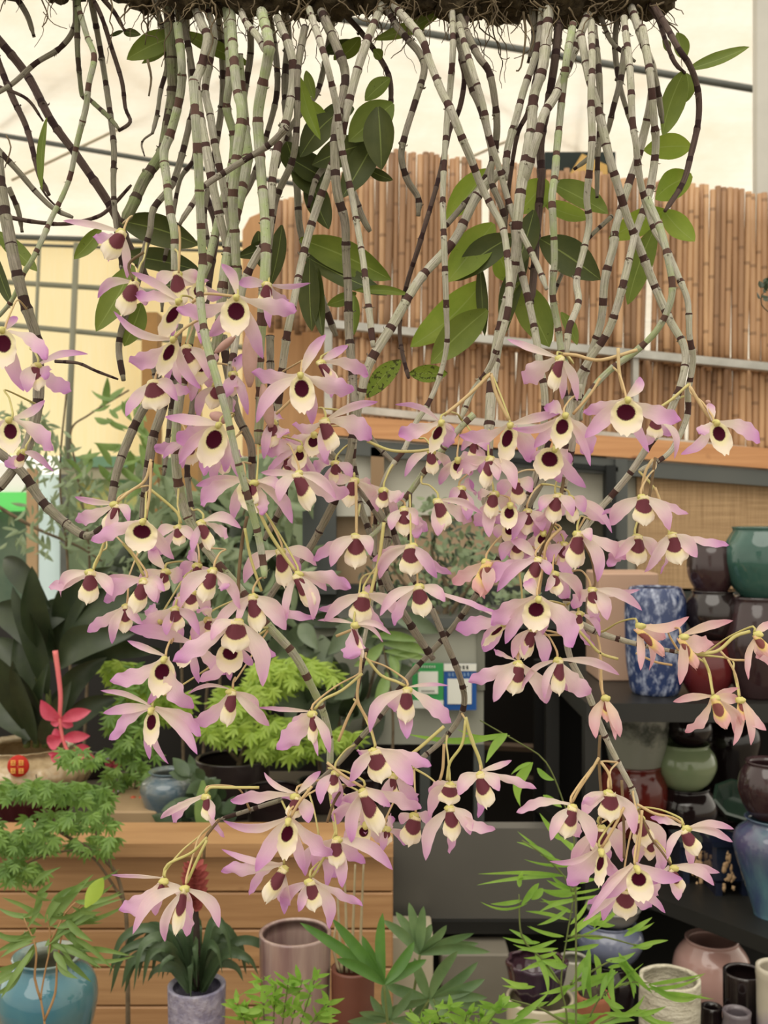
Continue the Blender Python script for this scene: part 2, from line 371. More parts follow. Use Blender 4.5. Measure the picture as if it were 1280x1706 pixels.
# ---------------------------------------------------------------- dark glossy counter and boxes under it
ct = empty('counter', P(810, 1560, 2.45)); tag(ct, 'dark glossy grey counter panel right of the wooden planter', 'counter')
mb = MB(); mb.box(tuple(P(655, 1536, 2.45)), tuple(P(962, 1380, 2.45)+Vector((0,.05,0)))); mb.build('front_panel', simple('glossy_grey', (84,82,77), (94,91,85), 2, .28), ct, False)
mb = MB(); mb.box(tuple(P(652, 1556, 2.43)), tuple(P(965, 1536, 2.43)+Vector((0,.5,0)))); mb.build('bottom_rail', simple('black_rail', (26,26,25), rough=.35), ct, False)
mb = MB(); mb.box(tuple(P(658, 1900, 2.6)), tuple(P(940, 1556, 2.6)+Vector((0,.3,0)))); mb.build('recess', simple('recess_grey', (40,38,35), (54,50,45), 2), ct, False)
def bxx(name, label, cat, x0, y0, x1, Y, dep, mat, z0=None):
    mb = MB(); a = P(x0, y0, Y); b = P(x1, y0, Y); mb.box((a.x, Y, 0 if z0 is None else z0), (b.x, Y+dep, a.z)); o = mb.build(name, mat, smooth=False)
    o.modifiers.new('b', 'BEVEL').width = .004; tag(o, label, cat); return o
bxx('storage_box', 'cream box standing at the right end of the wooden planter', 'box', 640, 1560, 722, 2.30, .12, simple('cream_box', (186,174,150), (198,188,166), 3))
bxx('stone_block', 'grey stone block beyond the palm, under the dark counter', 'block', 735, 1590, 850, 2.36, .1, simple('grey_block', (112,106,94), (128,122,110), 4))
# ---------------------------------------------------------------- wooden planter wall
pl_ = empty('wooden_planter', P(300, 1706, 2.2)); tag(pl_, 'long planter wall of horizontal pine boards with a flat top board', 'planter')
m = M_('planter_board'); n = m.noise(2.2, 5, stretch=(1, 5, 26)); k_ = m.noise(9, 1); oi = m.new('ShaderNodeObjectInfo')
c = m.ramp(n, [(.28, (152,112,74)), (.72, (188,148,104))]); c = m.mix(m.ramp(k_, [(.72, (0,0,0)), (.76, (.8,.8,.8))]), c, (110,70,38))
m.col(m.mix(m.math('MULTIPLY', oi.outputs['Random'], .25), c, (150,100,56))); m.b.inputs['Roughness'].default_value = .5; BRD = m.m
xa, xb = P(-260, 0, 2.2).x, P(655, 0, 2.2).x
zt = P(0, 1420, 2.2).z; mb = MB(); mb.box((xa, 2.17, zt), (xb, 2.32, zt+.028)); mb.build('top_board', BRD, pl_, False)
ys = [1424, 1488, 1550, 1614, 1678, 1744, 1810]
for a, b in zip(ys, ys[1:]):
    mb = MB(); mb.box((xa, 2.2, P(0, b-2.5, 2.2).z), (xb, 2.225, P(0, a, 2.2).z)); o = mb.build('board', BRD, pl_, False); o.modifiers.new('b', 'BEVEL').width = .003
mb = MB(); mb.box((xa, 2.225, 0), (xb-.01, 2.30, zt-.003)); mb.build('backing', simple('dark_gap', (52,34,20)), pl_, False)
# table behind it
tb = empty('display_table', P(300, 1370, 2.8)); tag(tb, 'low dark display table behind the wooden planter', 'table')
TZ = .70
mb = MB(); mb.box((xa, 2.34, TZ-.03), (.015, 3.15, TZ)); mb.build('table_top', simple('dark_table', (58,52,44), (74,66,56), 4), tb, False)
for x, y in ((xa+.1, 2.45), (-.05, 2.45), (xa+.1, 3.05), (-.05, 3.05)):
    mb = MB(); mb.box((x, y, 0), (x+.05, y+.05, TZ-.03)); mb.build('leg', DARKST, tb, False)
bxx('timber_plank', 'short pale timber plank lying by the grey blue jar', 'plank', 168, 1352, 262, 2.44, .3, simple('pale_plank', (150,126,96), (172,146,112), 4), TZ)
# ---------------------------------------------------------------- pots
def glaze(name, c1, c2, scale=6, rough=.12, stretch=None, lo=.35, hi=.65, bump=0, vert=None, detail=4):
    m = M_(name); f = m.noise(scale, detail, stretch=stretch); c = m.ramp(f, [(lo, c1), (hi, c2)])
    if vert:
        u, v = m.uv(); n2 = m.noise(18, 3, stretch=(1, 1, .12))
        t = m.math('ADD', v, m.math('MULTIPLY', m.math('SUBTRACT', n2, .5), .25)); c = m.mix(m.ramp(t, vert[0]), c, vert[1])
    m.col(c); m.b.inputs['Roughness'].default_value = rough; m.b.inputs['Coat Weight'].default_value = .4
    if bump: m.bump(f, bump, .004)
    return m.m
SH = {'bowl': [(.50,0),(.56,.02),(.80,.18),(.97,.42),(1,.58),(.94,.76),(.80,.90),(.74,.95),(.78,1)],
      'jar': [(.52,0),(.60,.06),(.82,.35),(.97,.62),(1,.74),(.93,.86),(.76,.93),(.72,.96),(.78,1)],
      'vase': [(.50,0),(.52,.05),(.72,.32),(.95,.62),(1,.74),(.92,.85),(.68,.93),(.62,.965),(.72,1)],
      'cyl': [(.80,0),(.84,.03),(.93,.3),(.98,.7),(1,.95),(1,1)], 'cup': [(.78,0),(.80,.03),(.90,.3),(.97,.6),(1,.9),(1.04,.96),(1.02,1)],
      'tall': [(.72,0),(.82,.05),(.96,.3),(1,.6),(1,.86),(.92,.95),(.84,1)], 'wide': [(.6,0),(.7,.08),(.9,.4),(1,.8),(1.06,.93),(1.04,1)],
      'globe': [(.5,0),(.56,.02),(.85,.22),(1,.5),(.93,.76),(.7,.93),(.66,.96),(.68,1)],
      'squat': [(.60,0),(.66,.03),(.92,.28),(1,.52),(.95,.78),(.84,.93),(.86,1)]}
def potmb(cx, yt, yb, r, Y, shape, rib=0, ribn=0, n=48, wob=0):
    s = Y/F; c = P(cx, yb, Y); H = (yb-yt)*s; pf = SH[shape]; v = [Vector((a*r*s, b*H, 0)) for a, b in pf]
    sm = catmull(v, .006) ; prof = [(p.x, p.y) for p in sm]; top = prof[-1]
    prof = [(.001, 0)]+prof+[(top[0]-.004, top[1]+.001), (top[0]-.009, top[1]-.004)]
    for k in range(len(sm)-2, 0, -3):
        if sm[k].y > H*.35: prof.append((max(.002, sm[k].x-.008), sm[k].y))
    prof.append((.001, H*.35)); mb = MB(); mb.lathe(prof, c, n, rib, ribn, wob); return mb, c, H
def pot(name, label, cx, yt, yb, r, Y, shape, mat, group=None, cat='pot', **k):
    mb, c, H = potmb(cx, yt, yb, r, Y, shape, **k); o = mb.build(name, mat); tag(o, label, cat, group); return o
BLK = glaze('black_brown_glaze', (26,20,20), (44,32,32), 5, .10); BRN = glaze('brown_glaze', (44,30,32), (62,42,44), 5, .12)
# right hand shelves
shf = empty('display_shelf', P(1150, 1170, 2.6)); tag(shf, 'black two level shelf holding the stacked ceramic pots', 'shelf')
SHM = simple('black_shelf', (24,24,22), (36,35,32), 3, .45)
Z1 = 1.035; Z2 = .60
def slabz(name, pts, z0, z1, mat, parent):
    mb = MB(); lo = [(x, y, z0) for x, y in pts]; hi = [(x, y, z1) for x, y in pts]; mb.hexa(lo, hi); return mb.build(name, mat, parent, False)
xl = P(975, 0, 2.5).x
slabz('shelf_board', [(xl, 2.48), (1.35, 2.46), (1.35, 3.2), (xl, 3.2)], Z1-.045, Z1, SHM, shf)
slabz('shelf_board', [(P(1050,0,2.45).x, 2.45), (P(1290,0,2.14).x, 2.14), (1.35, 3.2), (P(1050,0,2.45).x-.12, 3.2)], Z2-.034, Z2, SHM, shf)
slabz('shelf_board', [(xl-.02, 1.9), (1.35, 1.9), (1.35, 3.2), (xl-.02, 3.2)], .2, .25, SHM, shf)
mb = MB(); mb.box((xl-.02, 3.2, 0), (1.4, 3.23, Z1)); mb.build('back_panel', simple('shelf_back', (16,15,14)), shf, False)
for x, y in ((xl, 3.1), (xl, 2.5), (1.3, 3.1)):
    mb = MB(); mb.box((x, y, 0), (x+.04, y+.04, Z1-.045)); mb.build('upright', SHM, shf, False)
def py(z, Y): return 853+(1.5-z)/Y*F
TEAL = glaze('teal_glaze', (44,78,70), (66,100,90), 5, .08)
def stack(items):
    for a in items: pot(*a[:9], **(a[9] if len(a) > 9 else {}))
yb = py(Z1, 2.6)
stack([('bowl','large purple brown bowl under the teal bowl',1262,994,py(Z1,2.56),54,2.56,'bowl',BRN,dict(cat='bowl')),
 ('teal_bowl','big teal glazed bowl, topmost on the upper shelf',1270,878,995,63,2.56,'bowl',TEAL,dict(cat='bowl')),
 ('dark_red_bowl','dark red bowl, lowest of its stack beside the speckled blue vase',1178,1064,yb,46,2.6,'squat',glaze('oxblood_glaze', (84,24,28), (104,36,38), 4, .12),dict(cat='bowl')),
 ('bowl','black bowl between the dark red bowl and a brown bowl',1188,984,1066,45,2.6,'bowl',BLK,dict(cat='bowl')),
 ('bowl','brown black bowl behind the teal bowl, top of its stack',1186,904,986,40,2.6,'squat',BRN,dict(cat='bowl')),
 ('speckled_vase','tall blue and white speckled vase on the upper shelf',1092,978,py(Z1,2.62),50,2.62,'tall',glaze('speckled_blue', (40,56,98), (176,184,206), 62, .25, lo=.48, hi=.70, detail=6, stretch=(1,1,.6)),dict(cat='vase'))])
mb = MB(); mb.box((P(998,0,2.8).x, 2.8, Z1), (P(1098,0,2.8).x, 2.98, P(0,955,2.8).z)); o = mb.build('cardboard_box', simple('pinkish_board', (176,144,124), (190,158,136), 3), smooth=False); tag(o, 'tall pinkish tan box behind the speckled blue vase', 'box'); o.modifiers.new('b','BEVEL').width=.004
Y2 = 2.85; yb = py(Z2, Y2)
m = M_('ink_landscape'); f1 = m.noise(9, 6, .7); u, v = m.uv(); t = m.math('ADD', v, m.math('MULTIPLY', m.math('SUBTRACT', f1, .5), .8))
m.col(m.ramp(t, [(.35, (150,150,136)), (.5, (70,72,64)), (.62, (160,158,146)), (.8, (60,60,56))])); m.b.inputs['Roughness'].default_value = .2; INK = m.m
stack([('red_pot','dull red round pot under the grey painted pot',1056,1272,yb,56,Y2,'squat',glaze('dull_red_glaze', (92,30,26), (118,46,38), 4, .15)),
 ('painted_pot','grey pot with an ink mountain landscape, on the red pot',1060,1184,1274,54,Y2,'cup',INK),
 ('bowl','dark brown bowl on the lower shelf under the celadon bowl',1142,1310,yb,52,Y2,'bowl',BLK,dict(cat='bowl')),
 ('celadon_bowl','pale green celadon bowl between two black bowls',1140,1238,1312,53,Y2,'bowl',glaze('celadon_glaze', (132,150,112), (152,164,126), 4, .08),dict(cat='bowl')),
 ('bowl','black bowl on top of the celadon bowl',1148,1190,1240,38,Y2,'bowl',BLK,dict(cat='bowl')),
 ('black_jar','large black jar behind the celadon bowl',1215,1185,py(Z2,3.05),52,3.05,'vase',BLK,dict(cat='jar'))])
o = pot('flambe_vase', 'blue purple flambe glazed vase at the right edge of the lower shelf', 1290, 1362, py(Z2,2.28), 66, 2.28, 'vase', glaze('flambe_blue', (62,78,112), (96,138,140), 5, .08, stretch=(3,3,.5), vert=([(.3,(0,0,0)),(.55,(.6,.6,.6)),(.9,(.1,.1,.1))], (84,58,92))), cat='vase')
pot('bowl', 'brown black ribbed bowl standing on the flambe vase', 1282, 1268, 1363, 50, 2.28, 'bowl', BRN, cat='bowl')
# hexagonal green dish
mb = MB(); s = 2.5/F; c0 = P(1226, 1372, 2.5); mb.lathe([(.001,.0),(26*s,.0),(44*s,30*s),(39*s,31*s),(24*s,8*s),(.001,8*s)], (0,0,0), 8)
t_ = math.radians(34); mb.v = [(c0.x+x, c0.y+y*math.cos(t_)+z*-math.sin(t_), c0.z+.03+y*math.sin(t_)+z*math.cos(t_)) for x, y, z in mb.v]
o = mb.build('octagonal_dish', glaze('dark_green_glaze', (26,40,32), (40,56,44), 5, .2), smooth=False); tag(o, 'dark green octagonal dish tilted forward, left of the brown bowl', 'dish')
pot('stand_pot', 'dark pot holding up the octagonal dish', 1238, 1377, py(Z2,2.5), 36, 2.5, 'cyl', BLK)
# navy pots with beige relief figures
NAVY = glaze('navy_glaze', (20,24,40), (30,36,56), 5, .1); BEI = simple('beige_relief', (176,142,104), (196,166,128), 20, .6)
for cx, Yp, lb in ((1162, 2.5, 'navy square pot with beige relief figures, left of the flambe vase'), (1216, 2.42, 'second navy pot with a beige relief figure, touching the flambe vase')):
    r = empty('relief_pot', P(cx, py(Z2, Yp), Yp)); tag(r, lb, 'pot', 'navy relief pots'); ybp = py(Z2, Yp); a = P(cx-27, ybp-12, Yp-.03); b = P(cx+27, 1405, Yp-.03)
    mb = MB(); mb.box((a.x, Yp-.03, a.z), (b.x, Yp+.06, b.z)); o = mb.build('body', NAVY, r, False); o.modifiers.new('b','BEVEL').width=.008
    mb = MB(); mb.box((a.x-.004, Yp-.036, b.z-.008), (b.x+.004, Yp+.064, b.z+.004)); mb.build('rim', NAVY, r, False)
    for q in (-22, 22):
        mb = MB(); c = P(cx+q, ybp, Yp-.01); mb.box((c.x-.008, Yp-.028, Z2), (c.x+.008, Yp+.05, a.z+.002)); mb.build('foot', NAVY, r, False)
    mb = MB(); c = P(cx, 1452, Yp-.030)
    for k in range(26): mb.ball(c+Vector((rnd.uniform(-.013,.013), 0, rnd.uniform(-.045,.048))), rnd.uniform(.002,.006), .002, rnd.uniform(.003,.010), 8, 6, .8)
    mb.build('relief_figure', BEI, r)
Z3 = .25
PINK = glaze('pink_glaze', (172,134,126), (190,156,146), 4, .16)
pot('pink_vase', 'round dusty pink vase under the lower shelf', 1186, 1563, 1690, 64, 2.4, 'globe', PINK, cat='vase')
pot('stand_pot', 'dark pot hidden in shadow beneath the pink vase', 1186, 1691, py(Z3,2.4), 44, 2.4, 'cyl', BLK)
m = M_('white_bark_glaze'); f = m.noise(28, 5, .7, stretch=(1,1,2.6)); m.col(m.ramp(f, [(.3, (176,168,146)), (.7, (214,208,188))])); m.b.inputs['Roughness'].default_value = .6; m.bump(f, 1.0, .012); BARK = m.m
pot('bark_pot', 'cream pot with a rough bark texture in front of the pink vase', 1116, 1628, py(Z3,1.98), 50, 1.98, 'cyl', BARK, wob=.05)
pot('black_pot', 'plain black cylindrical pot beside the pink vase', 1240, 1618, py(Z3,2.03), 34, 2.03, 'cyl', BLK)
pot('goblet_pot', 'cream and lilac goblet pot cut by the right edge', 1296, 1610, py(Z3,1.95), 34, 1.95, 'cup', glaze('cream_lilac', (176,168,150), (186,178,160), 4, .3, vert=([(.5,(1,1,1)),(.62,(0,0,0))], (124,104,140))))
pot('grey_bowl', 'small grey lilac bowl in front of the black pot', 1228, 1684, py(Z3,1.95), 30, 1.95, 'bowl', glaze('grey_lilac', (96,88,94), (120,112,116), 5, .15), cat='bowl')
pot('black_jar', 'black shiny jar right behind the bark pot', 1186, 1676, py(Z3,2.03), 22, 2.03, 'bowl', BLK, cat='jar')
BLG = glaze('blue_grey_glaze', (92,98,120), (120,126,146), 4, .14)
stack([('stand_jar','dark jar beneath the blue grey bowl',1014,1600,py(Z3,2.45),48,2.45,'jar',BLK,dict(cat='jar')),
 ('blue_grey_bowl','blue grey bowl under the blossoms, left of the pink vase',1016,1535,1602,56,2.45,'bowl',BLG,dict(cat='bowl')),
 ('grey_saucer','grey saucer bowl nested on the blue grey bowl',1022,1508,1537,44,2.45,'wide',glaze('grey_glaze', (110,108,102), (136,132,124), 4, .14),dict(cat='bowl')),
 ('purple_bowl','scalloped purple brown bowl standing on the cream stool',895,1600,1662,48,2.0,'wide',glaze('aubergine', (66,40,46), (48,36,54), 6, .15, stretch=(1,1,.3)),dict(cat='bowl',rib=.05,ribn=10)),
 ('cream_stool','cream ceramic stool below the scalloped bowl',900,1660,py(0,2.0),56,2.0,'cyl',glaze('cream_glaze', (186,176,150), (200,190,166), 4, .25),dict(cat='stool')),
 ('white_jug','pale grey cylinder pot behind the bamboo stems',955,1595,py(0,2.3),24,2.3,'cyl',glaze('grey_white', (150,148,136), (168,164,150), 4, .3),{}),
 ])
# terracotta pot with plant stub
r = empty('terracotta_pot', P(1000, 1760, 1.9)); tag(r, 'terracotta pot with dark soil at the foot of the bamboo', 'pot')
mb, c, H = potmb(988, 1655, py(0.2, 1.9), 28, 1.9, 'cup'); mb.build('body', simple('terracotta', (128,78,56), (150,96,70), 9, .8), r)
mb = MB(); mb.ball(P(988, 1656, 1.9), .026, .026, .014, 14, 8, .8); mb.build('soil', simple('dark_soil', (46,40,32), (70,62,50), 60, .95), r)
pot('pot_stand', 'low block under the terracotta pot', 988, py(.2,1.9), py(0,1.9), 34, 1.9, 'cyl', BLK, cat='stand')
# ---------------------------------------------------------------- background and foreground plants
rnd = random.Random(21)
def gleaf(name, a, b, tr=.3, rough=.45, sc_=14): return simple(name, a, b, sc_, rough, trans=tr)
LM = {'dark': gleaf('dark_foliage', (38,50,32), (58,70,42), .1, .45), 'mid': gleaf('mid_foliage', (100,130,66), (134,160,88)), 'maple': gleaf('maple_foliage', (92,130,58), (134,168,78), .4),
      'lime': gleaf('lime_foliage', (148,178,64), (184,208,92), .45), 'bamboo': gleaf('bamboo_foliage', (122,168,66), (166,204,92), .5), 'deep': gleaf('deep_palm_green', (74,116,50), (100,142,64), .3, .4), 'soft': gleaf('dusty_foliage', (112,132,96), (146,160,122), .3),
      'palm': gleaf('palm_foliage', (82,112,70), (122,148,98), .3, .45), 'strap': gleaf('strap_foliage', (58,78,54), (88,108,74), .2, .4), 'grey': gleaf('grey_foliage', (88,104,80), (110,124,96), .2)}
BARKM = simple('twig_bark', (84,72,56), (120,104,82), 30, .85); GST = simple('green_stem', (84,96,52), (112,120,68), 30, .6)
def rot_dir(a, tilt=0): return Vector((math.cos(a)*math.cos(tilt), math.sin(tilt), math.sin(a)*math.cos(tilt)))
def palmate(mb, c, ang, sz, lobes=5, tilt=None, spread=2.2, wd=.13):
    tl = rnd.uniform(-.6, .6) if tilt is None else tilt; up = Vector((rnd.uniform(-.5,.5), -1, rnd.uniform(.2, 1.2))).normalized()
    for k in range(lobes):
        a = ang+spread*(k/(lobes-1)-.5); d = rot_dir(a, tl); l = sz*(1-.28*abs(k-(lobes-1)/2)/((lobes-1)/2))
        blade(mb, c, c+d*l, l*wd, d.cross(up), 0, 0, .3, 0, 4, 2, .42, .9, .1, -.1)
def cloud(mb, ells, n, Y, dY, szpx, kind='maple', droop=0):
    """scatter leaves through a set of ellipses given in pixels at depth Y"""
    tot = sum(e[2]*e[3] for e in ells)
    for e in ells:
        for i in range(max(3, int(n*e[2]*e[3]/tot))):
            a = rnd.random()*6.283; r = math.sqrt(rnd.random()); c = P(e[0]+e[2]*r*math.cos(a), e[1]+e[3]*r*math.sin(a), Y+rnd.uniform(-dY, dY)); s = szpx*Y/F*rnd.uniform(.7, 1.25)
            if kind == 'maple': palmate(mb, c, rnd.uniform(-2.6, -.5), s)
            elif kind == 'blade':
                d = rot_dir(rnd.uniform(-2.8, -.2) if rnd.random() < .75 else rnd.uniform(0, 3.1), rnd.uniform(-.5, .5)); blade(mb, c, c+d*s, s*.13, d.cross(Vector((rnd.uniform(-.6,.6), -1, rnd.uniform(0, 1)))), 0, rnd.uniform(-.1,.1), .3, 0, 5, 2, .4, .8, .1, -.15)
            else:
                d = rot_dir(rnd.random()*6.283, rnd.uniform(-.6, .6)); blade(mb, c, c+d*s, s*.28, d.cross(Vector((rnd.uniform(-.6,.6), -1, rnd.uniform(0, 1)))), 0, 0, .25, 0, 5, 2, .45, .8, .1, -.1)
def stem(pts, w0, w1, Y, mat, name, parent, Y1=None):
    n = len(pts); q = catmull([P(x, y, Y+((Y1 or Y)-Y)*i/(n-1)) for i, (x, y) in enumerate(pts)], .01); mb = MB()
    mb.tube(q, [(w0+(w1-w0)*i/len(q))*.5*Y/F for i in range(len(q))], 7); return mb.build(name, mat, parent)
def S(s): v = [float(q) for q in s.replace(';', ',').split(',')]; return [(v[i], v[i+1]) for i in range(0, len(v), 2)]
# --- big dark leaved plant with pink hanging flower, in the drip glazed pot with red emblem
Y = 2.62; r = empty('medinilla_plant', P(48, py(TZ, Y), Y)); tag(r, 'large dark leaved plant with a hanging pink bract flower at the left edge', 'plant')
for (x0,y0,x1,y1,w,bn_) in ((96,1102,-30,1015,30,-.16),(84,1012,-12,935,24,-.12),(92,1096,60,955,20,.10),(96,1100,158,955,26,.14),(98,1096,238,1000,26,.16),(100,1105,262,1098,20,.12),(62,1232,-60,1085,36,-.16),(50,1232,-50,1170,26,-.14),
        (75,1240,25,1050,17,.04),(60,1240,5,1120,17,0),(85,1240,60,1120,13,0),(92,1238,140,1125,19,.12),(96,1240,190,1160,18,.14),(60,1170,-20,1060,26,-.1),(80,1160,0,990,24,-.12),(100,1112,205,1058,24,.1),(110,1190,170,1100,18,.14),(60,1060,130,1000,20,.12),(70,1240,110,1150,14,0),(40,1240,60,1140,14,0)):
    A = P(x0, y0, Y+rnd.uniform(-.05,.05)); B = P(x1, y1, Y+rnd.uniform(-.2,.12)); mb = MB(); d = (B-A).normalized()
    blade(mb, A, B, w*1.1*Y/F, d.cross(VY)+VY*rnd.uniform(-.6,.6), rnd.uniform(-.12,.12), bn_, .35, .03, 14, 6, .5, .7, .12, -.15); mb.build('leaf', LM['dark'], r)
for a, b in (((60,1245),(60,1130)),((75,1245),(80,1150)),((45,1245),(40,1140))): stem([a, ((a[0]+b[0])/2+4, (a[1]+b[1])/2), b], 12, 9, Y, GST, 'stem', r)
PNK = simple('pink_bract', (206,62,96), (228,108,130), 20, .5, trans=.35)
stem(S("92,1084;97,1120;101,1160;100,1200;106,1235;118,1262"), 9, 5, 2.42, simple('pink_stem', (222,128,122), (214,96,110), 8), 'flower_stem', r)
for cx, cy, ts in ((101,1200,((68,1166,12),(152,1184,11),(122,1210,8),(84,1205,7))),(104,1230,((78,1236,13),(150,1226,10),(90,1215,9))),(118,1255,((150,1245,10),(158,1262,9),(138,1268,8),(95,1268,8),(80,1255,7),(130,1275,8))),(100,1262,((98,1274,7),(84,1262,7)))):
    mb = MB()
    for x, y, w in ts: blade(mb, P(cx, cy, 2.42), P(x, y, 2.42+rnd.uniform(-.02,.02)), w*2.42/F, None, .1, .05, .5, 0, 8, 4, .5, .8, .3, 0)
    mb.build('bract', PNK, r)
mb, c, H = potmb(42, 1240, py(TZ, 2.6), 112, 2.6, 'vase', rib=.018, ribn=26, n=104)
mb.build('pot', glaze('drip_glaze', (168,146,112), (186,166,132), 9, .15, stretch=(6,6,.6), vert=([(.30,(1,1,1)),(.52,(0,0,0))], (86,28,34))), r)
em = MB(); c2 = P(31, 1276, 2.43)
em.lathe([(.001, 0), (.024, 0), (.026, -.003), (.026, -.006)], (0,0,0), 28); em.v = [(c2.x+x, c2.y-z-.006, c2.z+y) for x, y, z in em.v]
em.build('red_emblem', simple('red_seal', (178,40,30)), r)
em = MB()
for qx in (-1, 1):
    for qz in (-1, 1):
        o0 = c2+Vector((qx*.0095, -.010, qz*.0095))
        for (ax, az, bx, bz) in ((-.006,.005,.006,.005),(-.006,0,.006,0),(-.006,-.005,.006,-.005),(-.004,-.006,-.004,.006),(.004,-.006,.004,.006)):
            em.tube([o0+Vector((ax,0,az)), o0+Vector((bx,0,bz))], .0011, 5)
em.build('gold_characters', simple('gold_print', (238,186,96)), r)
# --- maple branch in front of the planter
r = empty('maple_bonsai', P(205, 1760, 1.95)); tag(r, 'green maple bonsai whose branch hangs over the planter top at the left', 'plant', )
stem(S("214,1780;212,1560;206,1500;190,1450;150,1415;115,1395;80,1375"), 9, 5, 1.98, BARKM, 'trunk', r); stem(S("206,1500;150,1425;95,1420;40,1440"), 5, 2, 1.98, BARKM, 'branch', r)
stem(S("115,1395;70,1340;60,1290"), 5, 2, 1.98, BARKM, 'branch', r); stem(S("190,1450;160,1390;180,1350"), 4, 2, 1.98, BARKM, 'branch', r); stem(S("186,1452;182,1400;182,1380"), 2, 1, 1.95, GST, 'twig', r)
mb = MB(); cloud(mb, [(70,1308,75,10),(110,1318,70,16),(120,1365,76,16),(50,1400,56,20),(130,1262,35,16),(20,1320,34,12),(150,1405,36,14),(30,1450,32,20),(60,1455,24,10),(175,1335,18,12),(190,1400,10,10),(-20,1400,30,40)], 560, 1.98, .10, 21); mb.build('foliage', LM['maple'], r)
# --- further maples
r = empty('lime_maple', P(400, py(TZ,2.7), 2.7)); tag(r, 'lime green maple shrub behind the blossoms left of centre', 'plant')
mb = MB(); cloud(mb, [(500,1115,66,22),(450,1130,45,30),(400,1160,50,22),(420,1215,80,24),(500,1222,70,18),(360,1205,35,20),(560,1228,40,14),(470,1250,60,12),(190,1115,20,18),(220,1150,35,26),(270,1170,45,30),(200,1108,24,10)], 640, 2.7, .12, 25); mb.build('foliage', LM['lime'], r)
stem(S("395,1330;400,1270;430,1200;460,1150"), 12, 5, 2.72, BARKM, 'trunk', r); stem(S("400,1270;340,1210;270,1180;210,1150"), 7, 3, 2.72, BARKM, 'branch', r); stem(S("430,1200;480,1220;540,1230"), 5, 2, 2.72, BARKM, 'branch', r)
mb, c, H = potmb(388, 1262, py(TZ,2.72), 62, 2.72, 'cyl'); mb.build('pot', glaze('black_cherry', (38,30,30), (54,44,42), 4, .3), r)
r = empty('green_maple', P(222, py(TZ,2.62), 2.62)); tag(r, 'mid green maple drooping behind the pink flower and beside the jar', 'plant')
mb = MB(); cloud(mb, [(215,1200,38,40),(225,1250,38,26),(200,1290,22,18),(250,1290,20,12),(240,1130,40,26)], 190, 2.6, .08, 24); mb.build('foliage', LM['maple'], r); stem(S("222,1345;228,1290;222,1220;225,1150"), 7, 3, 2.64, BARKM, 'trunk', r)
pot('blue_grey_jar', 'shiny blue grey jar on the table beside the orange figures', 282, 1284, py(TZ,2.5), 48, 2.5, 'vase', glaze('pewter_blue', (84,104,118), (132,130,112), 7, .08), cat='jar')
RF = simple('red_orange_paint', (178,62,40), (196,104,52), 16, .5)
for cx, lb in ((222, 'small orange red figurine left of the blue grey jar'), (236, 'second red figurine, closer to the blue grey jar')):
    mb = MB(); c = P(cx, py(TZ,2.56), 2.56); mb.lathe([(.001,0),(.014,0),(.016,.02),(.010,.045),(.008,.055),(.012,.066),(.012,.075),(.006,.086),(.001,.088)], c, 14); o = mb.build('figurine', RF); tag(o, lb, 'figurine')
r = empty('medinilla_plant', P(178, py(TZ,2.9), 2.9)); tag(r, 'small potted plant with pink red drooping flowers behind the maple', 'plant'); mb = MB()
for x, y in ((175,1270),(178,1292),(180,1312),(176,1330),(186,1275)):
    for k in range(4): a = rnd.uniform(0, 6.28); blade(mb, P(x, y, 2.85), P(x+17*math.cos(a), y+7*math.sin(a), 2.85), .010, None, .1, 0, .4, 0, 6, 3)
mb.build('bract', PNK, r); stem(S("178,1355;178,1300;176,1265"), 5, 3, 2.87, GST, 'stem', r)
mb, c, H = potmb(178, 1318, py(TZ,2.87), 26, 2.87, 'cyl'); mb.build('pot', BLK, r)
for i, (cx, yt, rr, Yy, lb) in enumerate(((455,1312,46,2.55,'black glazed bowl with pale rim behind the blossoms'),(540,1300,44,2.75,'dark pot under the leafy shrubs, left of centre'),(150,1262,40,3.1,'dark pot far behind the pink bract flower'),(600,1290,40,2.8,'dark pot left of the black glass doorway'))):
    pot('dark_pot', lb, cx, yt, py(TZ,Yy), rr, Yy, 'cup', BLK, 'dark pots on the display table')
r = empty('trailing_plant', P(330, py(TZ,2.42), 2.42)); tag(r, 'low trailing plant hanging over the planter top beside the jar', 'plant')
mb = MB(); cloud(mb, [(320,1310,26,30),(340,1350,34,30),(300,1370,34,12),(365,1385,20,12)], 50, 2.42, .05, 38, 'oval'); mb.build('foliage', LM['strap'], r)
blade(mb := MB(), P(338,1300,2.36), P(345,1405,2.34), .022, None, .05, 0, .2, 0); mb.build('leaf', LM['mid'], r); stem(S("330,1385;328,1340;322,1300"), 4, 2, 2.42, GST, 'stem', r)
# --- broad leaved shrubs in the middle
r = empty('broadleaf_shrub', P(560, py(TZ,2.95), 2.95)); tag(r, 'dull green broad leaved shrub in the middle behind the blossoms', 'shrub')
for i in range(95):
    x = rnd.uniform(440, 690); y = rnd.uniform(1020, 1240); a = rnd.choice((-2.4,-1.6,-.8,-2.0,-.3,-2.9))+rnd.uniform(-.4,.4); l = rnd.uniform(45, 85)
    if x > 650 and y > 1090: continue
    if i < 60: A = P(x, y, 2.9+rnd.uniform(-.15,.15)); B = P(x+l*math.cos(a), y-l*math.sin(a), 2.9+rnd.uniform(-.2,.1)); mb = MB(); blade(mb, A, B, rnd.uniform(11,17)*2.9/F, None, .08, .05, .3, 0, 8, 4, .5, .8, .12, -.1); mb.build('leaf', LM['grey'] if i % 3 else LM['dark'], r)
for q in ("560,1330;565,1200;550,1060","600,1330;610,1180;640,1060","540,1320;520,1200;490,1080"): stem(S(q), 8, 4, 3.0, BARKM, 'stem', r)
